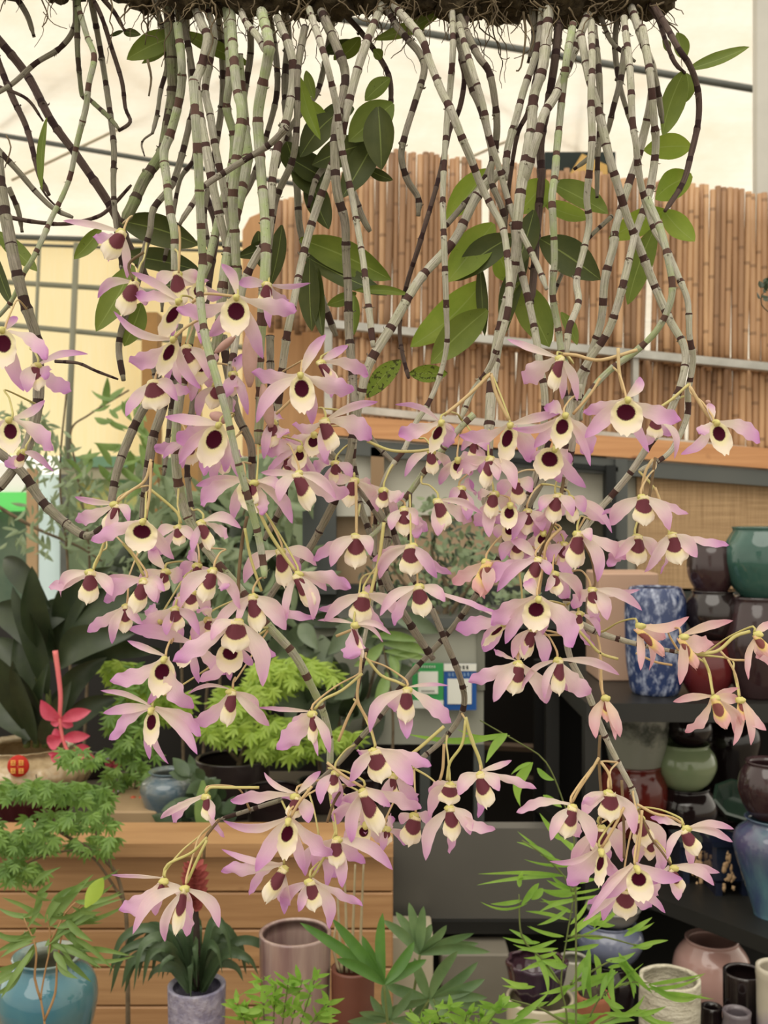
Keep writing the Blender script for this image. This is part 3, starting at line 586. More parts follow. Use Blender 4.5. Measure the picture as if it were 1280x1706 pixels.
r = empty('small_shrub', P(720, 1040, 3.1)); tag(r, 'twiggy shrub with small grey green leaves on the metal cabinet', 'shrub')
mb = MB(); cloud(mb, [(730,880,90,60),(790,960,70,70),(680,990,60,50),(650,900,40,40),(850,990,40,30)], 420, 3.12, .12, 15, 'oval'); mb.build('foliage', LM['soft'], r)
mb = MB(); cloud(mb, [(740,900,80,60),(780,970,80,60),(660,960,60,60)], 200, 3.1, .12, 16, 'blade'); mb.build('shaded_leaves', LM['dark'], r)  # inner leaves coloured darker to stand for shade inside the shrub
for q in ("740,1034;745,980;720,920;730,860","745,1030;780,980;820,940","742,1034;690,990;650,940","640,1038;700,1050;735,1045;780,1020"): stem(S(q), 9, 3, 3.1, BARKM, 'stem', r)
r = empty('narrow_leaf_plant', P(640, py(TZ,2.7), 2.7)); tag(r, 'plant with narrow bright leaves left of the green sign', 'plant')
for q in ((636,1072,725,1090,9),(640,1085,715,1100,7),(620,1060,700,1068,8),(650,1100,700,1090,6),(640,1070,590,1110,10),(645,1120,625,1170,10),(650,1090,662,1130,8)):
    mb = MB(); blade(mb, P(q[0],q[1],2.7), P(q[2],q[3],2.66), q[4]*2.7/F, None, .05, .06, .3, 0); mb.build('leaf', LM['mid'], r)
stem(S("650,1330;655,1200;645,1110;636,1066"), 6, 3, 2.72, BARKM, 'stem', r)
r = empty('grassy_shrub', P(310, 1575, 3.5)); tag(r, 'hazy tall grassy shrub filling the space behind the left canes', 'shrub')
mb = MB(); cloud(mb, [(260,860,60,80),(380,860,110,70),(450,960,80,70),(330,930,90,60),(480,800,50,70)], 420, 3.5, .25, 46, 'blade'); mb.build('foliage', LM['soft'], r)
mb = MB(); cloud(mb, [(430,960,80,50),(330,900,90,40),(250,960,60,60)], 140, 3.6, .2, 50, 'oval'); mb.build('shaded_leaves', LM['dark'], r)  # shade among the grassy leaves is put into a darker leaf colour
for q in ("310,1575;300,1000;280,800","330,1575;380,1000;420,800","320,1575;350,1050;350,850"): stem(S(q), 7, 3, 3.5, BARKM, 'stem', r)
r = empty('fine_bamboo', P(120, 1620, 3.3)); tag(r, 'fine leaved bamboo in front of the left windows', 'bamboo')
mb = MB(); cloud(mb, [(40,700,40,40),(75,740,50,40),(110,800,60,40),(150,860,60,50),(60,880,60,40),(170,930,50,40),(40,690,30,20)], 330, 3.3, .2, 24, 'blade'); mb.build('foliage', LM['soft'], r)
mb = MB(); cloud(mb, [(205,655,40,14),(180,685,50,14),(225,730,30,30),(160,770,60,12),(215,780,40,30)], 42, 3.2, .1, 44, 'blade'); mb.build('long_leaves', LM['mid'], r)
for q in ("120,1620;115,1000;100,800;112,640","120,1620;150,1000;130,800;118,720;150,690;215,650","-10,840;60,880;130,910;170,935"): stem(S(q), 7, 3, 3.3, BARKM, 'stem', r)
# --- teal vase with a small bamboo on a front bench
bn = empty('display_bench', P(300, 1780, 1.5)); tag(bn, 'low bench under the front row of potted plants', 'bench'); BZ = .56
mb = MB(); mb.box((-.95, 1.28, BZ-.03), (.13, 1.74, BZ)); mb.build('bench_top', simple('bench_wood', (120,88,58), (150,112,74), 3), bn, False)
for x in (-.93, .09):
    for y in (1.3, 1.69):
        mb = MB(); mb.box((x, y, 0), (x+.035, y+.035, BZ-.03)); mb.build('leg', DARKST, bn, False)
Y = 1.6
pot('teal_vase', 'teal and silver glazed vase in the lower left corner', 80, 1590, py(BZ,Y), 81, Y, 'vase', glaze('teal_flambe', (52,104,122), (92,128,128), 5, .07, vert=([(.45,(0,0,0)),(.72,(0,0,0)),(.9,(.8,.8,.8))], (150,140,112))), cat='vase')
def bambooplant(label, Y, stems, leaves, mat, name='dwarf_bamboo', base=None, sm=GST):
    r = empty(name, P(*stems[0][0], Y) if base is None else base); tag(r, label, 'bamboo')
    for s in stems: stem(s, 4.5, 2, Y, sm, 'stem', r)
    mb = MB()
    for (x0, y0, x1, y1, w) in leaves:
        A = P(x0, y0, Y); B = P(x1, y1, Y+rnd.uniform(-.03,.03)); d = (B-A).normalized()
        blade(mb, A, B, w*.78*Y/F, d.cross(VY)+VY*rnd.uniform(-.7,.7), rnd.uniform(-.08,.08), rnd.uniform(-.1,.1), .35, 0, 9, 3, .38, .8, .1, -.12)
    mb.build('foliage', mat, r); return r
lv = [(80,1545,150,1462,10),(75,1530,20,1505,8),(90,1500,130,1490,8),(60,1520,0,1500,6),(90,1545,160,1520,7),(100,1520,170,1545,8),(60,1560,-10,1590,7),(90,1580,170,1590,8),(90,1560,200,1500,7),(130,1500,200,1490,7),(70,1500,40,1530,8),
      (110,1530,150,1570,9),(60,1570,10,1640,8),(50,1560,-20,1550,7),(120,1560,180,1620,8),(130,1580,215,1597,6),(100,1590,150,1640,7),(60,1490,90,1470,6),(85,1500,35,1485,8),(120,1510,165,1525,7),(40,1600,-20,1620,8),(40,1610,-20,1660,7),(80,1590,110,1540,8),(95,1570,120,1610,9),(60,1545,20,1570,8),(140,1490,190,1476,6)]
bambooplant('thin dwarf bamboo growing in front of the teal vase', 1.38, [S("76,1800;74,1700;68,1665;75,1620;84,1570;78,1520"), S("74,1700;92,1655;96,1600;110,1540;150,1490"), S("68,1665;58,1630;60,1580;40,1530"), S("84,1570;110,1520;130,1500")], lv+[(x0-5, y0+rnd.uniform(-20,20), x1+rnd.uniform(-25,25), y1+rnd.uniform(-25,25), w*.9) for x0,y0,x1,y1,w in lv], LM['mid'], base=P(76, py(BZ,1.38), 1.38), sm=simple('tan_stem', (150,112,74), (176,140,98), 20))
blade(mb := MB(), P(142,1512,1.33), P(172,1462,1.33), 13*1.33/F, Vector((1,0,0)), 0, 0, .2, 0); mb.build('bright_leaf', LM['lime'], bpy.context.scene.objects['dwarf_bamboo'])
# --- bromeliad in the lilac pot
Y = 1.72; Yb = 1.68; r = empty('bromeliad', P(328, py(BZ,Yb), Yb)); tag(r, 'strap leaved bromeliad with a dark red flower head in a lilac textured pot', 'plant')
m = M_('lilac_lace_glaze'); f = m.noise(60, 3, .6); m.col(m.ramp(f, [(.35, (122,118,142)), (.65, (164,160,176))])); m.b.inputs['Roughness'].default_value = .5; m.bump(f, .8, .006)
mb, c, H = potmb(328, 1640, py(BZ,Yb), 48, Yb, 'cyl'); mb.build('pot', m.m, r)
for i in range(30):
    a = rnd.uniform(0, 6.28); L = rnd.uniform(80, 165); hx = math.cos(a)*L; up = rnd.uniform(30, 110); Yd = Yb+math.sin(a)*.045
    b0 = (328+hx*.06, 1648); m1 = (328+hx*.45, 1648-up); m2 = (328+hx*.85, 1648-up*.9); t = (328+hx*1.02, 1648-up*.45+rnd.uniform(-10, 50))
    q = catmull([P(*b0, Yb), P(*m1, (Yb+Yd)/2), P(*m2, Yd), P(*t, Yd)], .006); n = len(q); rows, uvs = [], []; wpx = rnd.uniform(7, 10)
    for k, p in enumerate(q):
        tt = k/(n-1); d = (q[min(k+1,n-1)]-q[max(k-1,0)]).normalized(); sd = d.cross(Vector((math.sin(a)*.8, -.6-abs(math.cos(a))*.2, .35))).normalized(); w = wpx*Yb/F*min(1, (1-tt)*2.6)**.8
        up_ = sd.cross(d); rows.append([p+sd*w*x+up_*abs(x)*w*.35 for x in (-1,-.5,0,.5,1)]); uvs.append([(tt, .5+x*.5) for x in (-1,-.5,0,.5,1)])
    mb = MB(); mb.grid(rows, uvs); mb.build('leaf', LM['strap'], r)
stem(S("328,1650;328,1560;325,1500"), 14, 10, Yb, simple('dark_spike', (54,44,40)), 'flower_spike', r)
mb = MB(); c = P(325, 1478, Yb-.01)
for k in range(60):
    zz = k/60; a = k*2.4; rr = (.55+.45*math.sin(zz*2.6))*24*Yb/F; A = c+Vector((0,0,(-40+70*zz)*Yb/F)); B = A+Vector((math.cos(a)*rr, math.sin(a)*rr, 14*Yb/F)); blade(mb, A, B, 5*Yb/F, None, 0, 0, .4, 0, 5, 2)
mb.build('flower_head', simple('dark_red_bract', (120,38,42), (168,92,84), 14, .7), r)
# --- striped cylinder pot, red brown pot with sticks
m = M_('pink_streak_glaze'); f = m.noise(5, 4, stretch=(5,5,.5)); u, v = m.uv(); c = m.ramp(f, [(.3, (116,84,86)), (.7, (172,150,140))])
m.col(c); m.b.inputs['Roughness'].default_value = .15; m.b.inputs['Coat Weight'].default_value = .4
pot('cylinder_pot', 'tall pinkish streaked cylinder pot with pale rim, behind the small leafy plant', 492, 1552, py(BZ,1.70), 60, 1.70, 'cyl', m.m)
r = empty('staked_plant', P(590, py(BZ,1.68), 1.68)); tag(r, 'dark red pot with upright pale sticks, right of the cylinder pot', 'plant')
mb, c, H = potmb(588, 1612, py(BZ,1.68), 36, 1.68, 'cyl'); mb.build('pot', simple('oxide_red', (94,54,42), (116,70,54), 6, .5), r)
for q in ("570,1620;566,1560;562,1480","578,1620;577,1540;574,1450","586,1620;590,1500;592,1440","600,1620;602,1540;606,1440","566,1620;556,1580;560,1540"): stem(S(q), 6, 3, 1.68, simple('pale_stick', (146,132,104), (176,162,130), 20), 'stick', r)
# --- palm (rhapis)
Y = 1.5; r = empty('lady_palm', P(650, py(BZ,1.5), 1.5)); tag(r, 'lady palm with long fingered leaves at the bottom centre', 'palm')
for hub, Yy, tips, w, mt in (((640,1640),1.45,((635,1524),(500,1540),(556,1535),(602,1560),(612,1585),(690,1570),(712,1600),(565,1600)),11,'deep'),
        ((700,1590),1.62,((682,1505),(705,1512),(640,1535),(660,1520),(745,1545),(790,1560),(800,1575),(815,1590),(720,1540)),10,'palm'),
        ((715,1665),1.55,((640,1640),(690,1600),(760,1590),(800,1605),(808,1632),(812,1665),(825,1690),(750,1706),(680,1706),(640,1690)),11,'palm'),((650,1700),1.5,((600,1690),(615,1660),(690,1650),(720,1706),(580,1706),(640,1640)),10,'palm')):
    mb = MB()
    for t in tips:
        A = P(*hub, Yy); B = P(t[0], t[1], Yy+rnd.uniform(-.05,.03)); d = (B-A).normalized(); blade(mb, A, B, w*.85*Yy/F, d.cross(VY)+VY*rnd.uniform(-.4,.4), -.06, rnd.uniform(-.06,.06), .35, 0, 12, 4, .5, .6, .2, -.08)
    mb.build('frond', LM[mt], r); stem([(655, 1790), ((hub[0]+655)/2, 1720), hub], 6, 4, Yy, GST, 'stem', r)
mb, c, H = potmb(655, 1740, py(BZ,1.55), 50, 1.55, 'cyl'); mb.build('pot', BLK, r)
# --- small leafy plants at bottom
def bushy(label, cx, x0, x1, y0, Y, n, mat, sz=34, nstem=6):
    r = empty('leafy_seedling', P(cx, py(BZ if Y > 1.28 else .5, Y), Y)); tag(r, label, 'plant'); mb = MB()
    for k in range(nstem):
        tx = x0+(x1-x0)*(k+.5)/nstem; ty = y0+rnd.uniform(0, 50)+abs(k-nstem/2)*10; st = [(cx+(tx-cx)*.2, 1790), (cx+(tx-cx)*.6, 1720), (tx, ty)]; stem(st, 3.5, 1.5, Y, GST, 'stem', r)
        for j in range(n):
            f = rnd.uniform(.25, 1); x = cx+(tx-cx)*(.6+.4*f)+rnd.uniform(-4,4); y = 1720+(ty-1720)*f; a = rnd.uniform(-.4, 3.5); l = sz*rnd.uniform(.6,1.2); A = P(x, y, Y+rnd.uniform(-.03,.03)); B = P(x+l*math.cos(a), y-l*math.sin(a)*.6, Y+rnd.uniform(-.04,.04)); d = (B-A).normalized()
            blade(mb, A, B, l*.15*Y/F, d.cross(VY)+VY*rnd.uniform(-.8,.8), -.05, 0, .3, 0, 6, 2, .4, .8, .1, -.1)
    mb.build('foliage', mat, r)
bushy('small leafy seedling clump in front of the cylinder pot', 450, 380, 560, 1600, 1.42, 16, LM['bamboo'], 30, 8)
bushy('low leafy seedling right of the palm at the bottom edge', 760, 680, 850, 1640, 1.35, 9, LM['bamboo'], 34, 6)
# --- bamboo at the lower right
lv = [(925,1430,862,1402,5),(945,1460,800,1467,5),(865,1478,868,1455,7),(870,1500,818,1508,5),(958,1490,903,1488,6),(958,1500,900,1520,5),(1000,1480,930,1495,5),(955,1520,900,1500,6),(940,1560,880,1548,5),(930,1580,860,1578,5),(900,1570,835,1565,5),(950,1560,1010,1520,6),
      (1000,1540,1040,1500,5),(1040,1560,1090,1530,6),(1050,1580,1120,1570,5),(990,1590,1000,1650,8),(985,1590,955,1640,7),(1040,1600,1085,1660,8),(1030,1600,1065,1650,8),(1020,1610,1030,1680,8),(1080,1640,1180,1632,7),(1080,1640,1180,1662,7),(1030,1640,1075,1625,6),(1010,1600,1060,1585,6),
      (1020,1620,950,1640,7),(960,1640,900,1660,6),(1000,1660,940,1680,7),(1000,1690,930,1720,8),(1050,1690,1110,1680,6),(1040,1680,1000,1655,6),(930,1600,870,1620,6),(945,1610,905,1600,7),(880,1640,840,1630,6),(850,1660,810,1690,8),(860,1690,920,1672,7),(900,1700,830,1706,7),
      (1065,1690,1130,1706,6),(990,1706,1060,1700,9),(985,1700,920,1690,7),(960,1450,900,1430,6),(965,1460,1000,1440,6),(950,1540,985,1500,6),(905,1480,885,1500,8),(1010,1560,960,1560,6),(950,1480,915,1470,5),(975,1420,930,1390,5),(1020,1700,1080,1660,7),(900,1600,935,1640,7),(980,1530,1030,1545,6)]
bambooplant('bright green bamboo in the lower right, in front of the pots', 1.35, [S("940,1900;945,1706;935,1640;945,1560;955,1500;962,1430"), S("940,1900;985,1690;1040,1640;1085,1638"), S("935,1640;905,1600;870,1560;865,1490"), S("960,1500;940,1460;900,1420;870,1400"), S("945,1706;900,1680;850,1665"), S("945,1560;1000,1560;1060,1575"), S("950,1640;1000,1610;1020,1600"), S("1000,1706;1040,1690;1090,1690")],
    lv+[(x0+rnd.uniform(-14,14), y0+rnd.uniform(-14,14), x1+rnd.uniform(-30,20), y1+rnd.uniform(-20,30), w*.9) for x0,y0,x1,y1,w in lv], LM['bamboo'], base=P(940, py(.35,1.35), 1.35))
bambooplant('slender bamboo shoot beside the blue sign with four leaves', 1.2, [S("960,1900;958,1420;940,1340;910,1270;870,1240;838,1222;800,1200")], [(842,1222,680,1224,7),(845,1222,812,1268,9),(875,1270,885,1350,0),(850,1225,760,1218,5),(888,1270,862,1348,12),(895,1280,920,1300,8),(905,1325,940,1345,7),(935,1400,900,1360,7),(960,1420,925,1395,7),(885,1270,850,1290,4)], LM['bamboo'], 'bamboo_shoot', base=P(960, py(.35,1.2), 1.2))
gz = MB(); gz.box((.15, 1.1, 0), (.33, 1.42, .35)); o = gz.build('plant_trough', simple('trough_brown', (84,62,46), (104,78,58), 4), smooth=False); tag(o, 'brown trough from which the lower right bamboo grows', 'trough')
# tiny bonsai twig hanging at the right edge, dark box with yellow gable above the screen
r = empty('bonsai_twig', P(1290, 520, 1.6)); tag(r, 'small dark leaved twig poking in at the right edge', 'plant')
stem(S("1340,-250;1335,200;1320,440;1300,520;1275,515;1268,500;1275,485;1300,480"), 3, 2, 1.6, BARKM, 'twig', r); mb = MB(); cloud(mb, [(1268,492,16,10),(1282,480,14,20)], 12, 1.6, .02, 14, 'oval'); mb.build('foliage', LM['dark'], r)
r = empty('gable_box', P(968, 290, 3.9)); tag(r, 'dark box with a yellow gable peeking above the bamboo screen', 'box')
mb = MB(); mb.box(tuple(P(908, 330, 4.0)), tuple(P(1026, 253, 4.0)+Vector((0,.2,0)))); mb.build('case', simple('dark_green_case', (34,44,42)), r, False)
mb = MB(); q = [P(925, 330, 3.95), P(1015, 330, 3.95), P(1012, 275, 3.95), P(970, 256, 3.95)]; mb.slab(q, .04); mb.build('gable', simple('yellow_board', (196,160,92), (206,172,108), 4), r, False)
# ---------------------------------------------------------------- orchid materials
def petal_mat(name, base, mid, tip, veins=.42):
    m = M_(name); u, v = m.uv(); n = m.noise(1, 3, uv=True, stretch=(3, 26, 1)); n2 = m.noise(45, 2)
    t = m.math('ADD', u, m.math('MULTIPLY', m.math('SUBTRACT', n2, .5), .35))
    c = m.ramp(t, [(.0, base), (.26, base), (.62, mid), (.97, tip)])
    m.col(m.mix(m.math('MULTIPLY', n, veins), c, (214, 168, 200), 'MIX'))
    m.b.inputs['Roughness'].default_value = .5; m.b.inputs['Specular IOR Level'].default_value = .25
    m.bump(n, .4, .0008); m.translucent(.44); return m.m
PET = [petal_mat('petal_lilac', (246,236,214), (242,208,226), (214,146,214)),
       petal_mat('petal_pale', (248,240,220), (247,220,226), (226,170,214)),
       petal_mat('petal_deep', (242,222,222), (232,188,222), (206,142,210)),
       petal_mat('petal_faded', (246,226,198), (242,208,206), (230,168,184), .3)]
def lip_mat(name, blotch, rimc, edge, ru=.33, rv=.225, cv=.37):
    m = M_(name); u, v = m.uv(); n = m.noise(30, 3, uv=True)
    du = m.math('DIVIDE', m.math('SUBTRACT', u, .5), ru); dv = m.math('DIVIDE', m.math('SUBTRACT', v, cv), rv)
    r = m.math('SQRT', m.math('ADD', m.math('MULTIPLY', du, du), m.math('MULTIPLY', dv, dv)))
    r = m.math('ADD', r, m.math('MULTIPLY', m.math('SUBTRACT', n, .5), .35))
    c = m.ramp(m.math('MULTIPLY', r, .5), [(0, blotch), (.46, blotch), (.54, rimc), (.95, edge)])
    m.col(c); m.b.inputs['Roughness'].default_value = .6; m.b.inputs['Specular IOR Level'].default_value = .15
    m.translucent(.3); return m.m
LIP_IN = lip_mat('lip_inside', (70,8,34), (247,238,186), (248,234,214), .29, .215)
LIP_OUT = lip_mat('lip_outside', (116,62,72), (246,234,184), (248,236,216), .40, .25, .35)
LIP_OLD = lip_mat('lip_yellowed', (140,84,80), (242,216,134), (236,186,184))
YG = simple('column_green', (190,196,92), (226,214,140), 40, .5, trans=.2)
PED = [simple('stalk_green', (176,170,98), (200,186,124), 30, .55), simple('stalk_tan', (188,156,110), (204,180,132), 30, .55),
       simple('stalk_brown', (96,78,56), (132,110,80), 30, .6)]
def cane_mat(name, pale, pale2, green, gamt, band, bandw):
    m = M_(name); u, v = m.uv(); fr = m.math('FRACT', v)
    wn = m.new('ShaderNodeTexWhiteNoise', noise_dimensions='1D'); m.ln(m.math('FLOOR', v), wn.inputs['W'])
    fib = m.noise(1.0, 5, .7, uv=True, stretch=(22, 1.3, 1)); blot = m.noise(55, 4, .65); ed = m.noise(160, 3)
    c = m.ramp(fib, [(.36, pale2), (.56, pale)]); c = m.mix(m.math('MULTIPLY', m.ramp(m.noise(38, 3), [(.5, (0,0,0)), (.75, (1,1,1))]), .45), c, pale2)
    g = m.math('MULTIPLY', m.ramp(blot, [(.40, (0,0,0)), (.62, (1,1,1))]), gamt)
    c = m.mix(g, c, green)
    sp = m.noise(420, 2); c = m.mix(m.ramp(sp, [(.66, (0,0,0)), (.72, (.55,.55,.55))]), c, (70,58,50))
    th = m.math('SUBTRACT', 1.0, m.math('ADD', .06, m.math('MULTIPLY', m.math('POWER', wn.outputs[0], 2.0), bandw)))
    e2 = m.math('ADD', fr, m.math('MULTIPLY', m.math('SUBTRACT', ed, .5), .10))
    isb = m.math('GREATER_THAN', e2, th)
    c = m.mix(isb, c, m.mix(fib, band, tuple(min(255, int(x*1.25)) for x in band)))
    m.col(c); m.b.inputs['Roughness'].default_value = .75; m.b.inputs['Specular IOR Level'].default_value = .2
    m.bump(fib, .8, .0012); return m.m
CANE = {'p': cane_mat('cane_pale', (204,199,184), (150,143,130), (166,174,126), .3, (70,50,46), .36),
        'g': cane_mat('cane_grey', (160,152,138), (108,100,90), (138,142,106), .3, (56,42,38), .42),
        'G': cane_mat('cane_green', (192,191,172), (142,143,124), (162,178,122), .8, (86,64,56), .32),
        'm': cane_mat('cane_mossy', (140,136,114), (84,80,66), (118,132,84), .7, (62,50,42), .42),
        'b': cane_mat('cane_brown', (104,86,80), (74,58,54), (96,90,70), .2, (52,36,36), .4)}
def leaf_mat(name, a, b, spots=0, rough=.48, vein=(150,165,90), tr=.25):
    m = M_(name); u, v = m.uv(); n = m.noise(22, 4); st = m.noise(1, 3, uv=True, stretch=(2, 24, 1))
    c = m.ramp(n, [(.3, a), (.7, b)]); c = m.mix(m.math('MULTIPLY', st, .25), c, tuple(int(x*.72) for x in a))
    mid = m.math('LESS_THAN', m.math('ABSOLUTE', m.math('SUBTRACT', v, .5)), .022); c = m.mix(m.math('MULTIPLY', mid, .5), c, vein)
    if spots:
        s = m.noise(330, 2); c = m.mix(m.ramp(s, [(spots, (0,0,0)), (spots+.05, (.85,.85,.85))]), c, (52,50,24))
    m.col(c); m.b.inputs['Roughness'].default_value = rough; m.bump(st, .15, .0006); m.b.inputs['Specular IOR Level'].default_value = .3; m.translucent(tr); return m.m
LEAF = {'m': leaf_mat('orchid_leaf_green', (98,116,42), (126,140,58), .72), 'd': leaf_mat('orchid_leaf_dark', (60,72,32), (88,94,46), .78, tr=.12),
        'b': leaf_mat('orchid_leaf_bright', (124,148,46), (150,166,66), .72, tr=.4), 's': leaf_mat('orchid_leaf_spotted', (104,128,44), (128,146,54), .55, tr=.3)}
MOSS = simple('moss_and_root_fibre', (46,38,28), (96,84,62), 90, .95, bump=.9, bd=.006)
ROOT = simple('aerial_root', (74,62,48), (134,118,92), 60, .85)
# ---------------------------------------------------------------- the orchids: canes traced as (style, width px, depth, points, plant)
# plants: 0 far left, 1 centre left, 2 middle, 3 right
CN = []
def cn(pl, st, wd, Y, s, taper=.75, Y1=None):
    v = [float(q) for q in s.replace(';', ',').split(',')]
    CN.append((pl, st, wd, Y, [(v[i], v[i+1]) for i in range(0, len(v), 2)], taper, Y if Y1 is None else Y1))
cn(0,'g',10,.92,"22,-12;45,25;57,62")
cn(0,'b',14,.96,"-14,52;45,125;85,200;130,262;185,345;215,410;245,462",1)
cn(0,'b',11,.94,"-12,80;20,160;45,215;65,290;82,325")
cn(0,'g',10,.90,"126,-10;124,45;100,80;60,105;20,140;-14,160")
cn(0,'b',6,.93,"-14,140;0,145;45,165;72,202",.8)
cn(0,'b',4,.92,"68,312;80,330;98,348",.8)
cn(0,'m',10,.89,"130,-10;129,75;133,130;137,160;143,166")
cn(0,'b',8,.90,"150,-12;170,30;186,80;203,135;209,180;217,203;198,218",.8)
cn(0,'m',8,.89,"143,160;165,180;182,196;199,216",.9)
cn(0,'G',10,.88,"130,10;145,60;157,95;148,140;143,180;128,240;118,290;105,325;85,365;72,395;55,430;40,455;20,500;-10,535")
cn(0,'g',10,.91,"150,-10;165,70;175,130;185,200;190,250;189,310;193,370;200,420;208,470;212,505",.9)
cn(0,'g',10,.90,"-12,240;30,285;60,320;90,348;121,362")
cn(0,'g',19,.86,"-6,255;4,330;15,390;25,440;40,500;60,560;64,600;64,660;58,700;45,745;20,785;-10,822",.9)
cn(0,'g',9,.90,"14,312;30,350;37,387")
cn(0,'b',7,.91,"15,362;60,370;110,373;160,362;185,345;219,308",.8)
cn(0,'g',17,.84,"-10,748;35,785;70,835;105,868;140,892;160,888;172,878",.8)
cn(0,'b',8,.91,"164,-10;190,20;208,52")
cn(0,'b',6,.88,"92,602;130,605;160,618;197,632",.7)
cn(1,'g',9,.90,"256,-5;273,60;278,110;268,150;262,190;254,222",.8)
cn(1,'g',4,.90,"254,222;240,232;236,242;241,260",.8)
cn(1,'m',19,.89,"280,5;285,60;288,120;287,160;277,220;268,258;240,300;222,340;205,372",.95)
cn(1,'G',15,.87,"296,40;303,110;300,160;285,220;273,255;278,300;283,350;290,385;292,440;290,500",.95)
cn(1,'g',11,.89,"300,10;318,100;325,160;315,210;300,270;285,310;256,348;250,385;240,420;228,475;207,533;198,580;206,634",.95)
cn(1,'g',9,.95,"310,5;315,90;322,180;324,260;300,300;285,380;272,450;270,520")
cn(1,'p',16,.84,"318,-8;338,45;346,62;336,110;327,140;334,200;344,250;355,310;368,370;378,410;386,450;388,520",.9)
cn(1,'p',13,.86,"334,-8;356,50;350,100;342,150;350,190;358,240;372,310;382,370;396,440;400,500",.9)
cn(1,'G',15,.715,"322,130;326,200;330,260;333,330;336,400;338,440;333,485;342,560;358,620;378,690;394,760;414,830;430,890;439,940;441,962",.8)
cn(1,'G',17,.83,"384,20;390,100;395,150;403,190;395,260;388,330;392,400;393,450;396,500",.95)
cn(1,'G',14,.86,"378,10;383,120;378,180;390,230;384,290;370,340;356,400;346,440;332,480;318,560;300,640",.9)
cn(1,'G',18,.85,"396,90;402,150;408,220;412,265;400,330;384,400;372,470;366,540;352,620",.85)
cn(1,'G',18,.80,"436,20;448,70;446,100;438,140;430,190;432,240;436,300;441,360;443,420;440,480;436,540;432,600;434,660;430,740",.9)
cn(1,'p',15,.82,"462,30;484,85;489,130;480,190;464,240;455,290;450,360;444,400;426,430;407,470;398,520;392,570;384,630;380,700",.85)
cn(1,'p',12,.81,"398,-8;406,30;430,62;446,92",.95)
cn(1,'g',11,.79,"478,212;450,240;410,265;370,290;338,312;322,338;306,362;299,375",.8)
cn(1,'g',12,.84,"508,45;496,118;495,200;488,265;464,320;455,356;448,420;446,470",.9)
cn(1,'p',12,.80,"515,15;540,90;555,150;562,185;570,250;585,320;596,380;606,440;613,500;622,578",.9)
cn(1,'g',16,.82,"536,20;562,80;575,120;572,160;560,210;558,260;562,320;575,370;577,430;580,480;582,560;589,640;590,700;582,760;566,815;540,870;510,922;470,965;444,1002;430,1015",.75)
cn(1,'p',14,.83,"642,-5;612,68;592,130;577,190;566,240;548,290;530,340;513,395;502,440;496,470;488,510;478,560;470,620;462,690",.9)
cn(1,'g',12,.87,"578,185;560,222;545,270;526,300;514,345",.7)
cn(1,'g',12,.85,"588,320;604,362;617,386",.8)
cn(1,'b',10,.90,"530,-8;580,30;620,78;649,130;651,195",.8)
cn(1,'g',13,.92,"470,-5;480,60;475,140;480,220;494,300;500,380;520,450;545,520;560,560",.85)
cn(1,'g',12,.93,"412,0;418,80;408,150;400,210;392,260;396,320;386,400")
cn(1,'g',11,.94,"440,0;455,60;462,150;440,240;420,300;400,340;385,400;380,470")
cn(1,'g',12,.93,"360,0;368,60;372,150;362,230;350,300;340,360;350,420")
cn(1,'m',13,.91,"296,0;300,60;292,130;280,200;276,260")
cn(1,'g',11,.92,"560,0;548,70;530,150;500,190;478,225;462,280")
cn(1,'b',12,.95,"345,330;360,380;350,460;340,540")
cn(1,'g',15,.86,"250,590;262,640;234,690;213,735;195,785;186,835;182,880",.9)
cn(1,'g',17,.85,"292,560;280,640;268,690;255,730;246,790;240,850;238,900",.8)
cn(1,'g',11,.88,"300,540;290,640;283,700;278,750;273,792",.6)
cn(1,'G',16,.83,"310,600;296,690;293,760;298,810;312,860;339,907;368,945;403,985;440,1035;490,1090;520,1145;540,1190;550,1240;548,1310",.75)
cn(1,'g',11,.86,"330,620;318,700;312,780;318,840;326,900;322,940",.8)
cn(1,'g',15,.84,"372,560;380,620;395,690;418,740;420,790;424,850",.8)
cn(1,'g',14,.87,"450,560;452,640;460,720;476,780;470,840;440,900",.8)
cn(2,'g',12,.84,"642,8;660,42;682,68;700,90;707,118;692,170;675,225;669,262;679,300;697,330;697,360",.85)
cn(2,'p',14,.80,"655,8;700,60;715,100;735,150;752,185;770,230;785,265;800,305;820,345;838,380;846,430;849,470;846,520;832,570;820,604;806,628;786,655;768,698",.75)
cn(2,'p',11,.82,"754,20;755,80;750,150;745,200;741,260;738,330;740,400;742,460;744,520;745,570;735,620;715,670;692,706;674,748;656,772;640,800;628,840;625,900;625,960;618,1010;606,1070;600,1100",.6)
cn(2,'b',9,.86,"778,30;768,90;774,130;766,180;750,215;742,250;733,290;722,330;710,370;695,420;682,460;672,500;666,550;671,590;681,630",.75)
cn(2,'g',11,.83,"752,25;770,90;785,145;800,180;812,220;820,262;818,300;836,345;842,380",.9)
cn(2,'g',13,.84,"762,22;795,90;815,120;825,170;828,220;820,270;800,312;770,345;736,384",.75)
cn(2,'p',11,.81,"765,40;785,110;805,175;815,225;832,280;846,330;860,370;880,410;898,447;911,482",.9)
cn(2,'p',16,.83,"838,282;796,325;757,400;700,465;655,540;616,605;601,660;590,720;584,780",.95)
cn(2,'g',16,.82,"540,742;566,775;600,812;643,880;638,945;660,1000;690,1050;722,1098",.8)
cn(2,'g',12,.86,"588,770;600,840;614,882;628,940;640,1000")
cn(2,'G',12,.80,"790,690;760,720;733,755;708,785;684,819;655,855;624,889;600,905;575,925",.6)
cn(2,'g',11,.84,"905,800;860,880;820,950;795,989;770,1025;744,1058;715,1090;680,1128;640,1185;605,1225;555,1280;500,1320;430,1345;363,1366",.6)
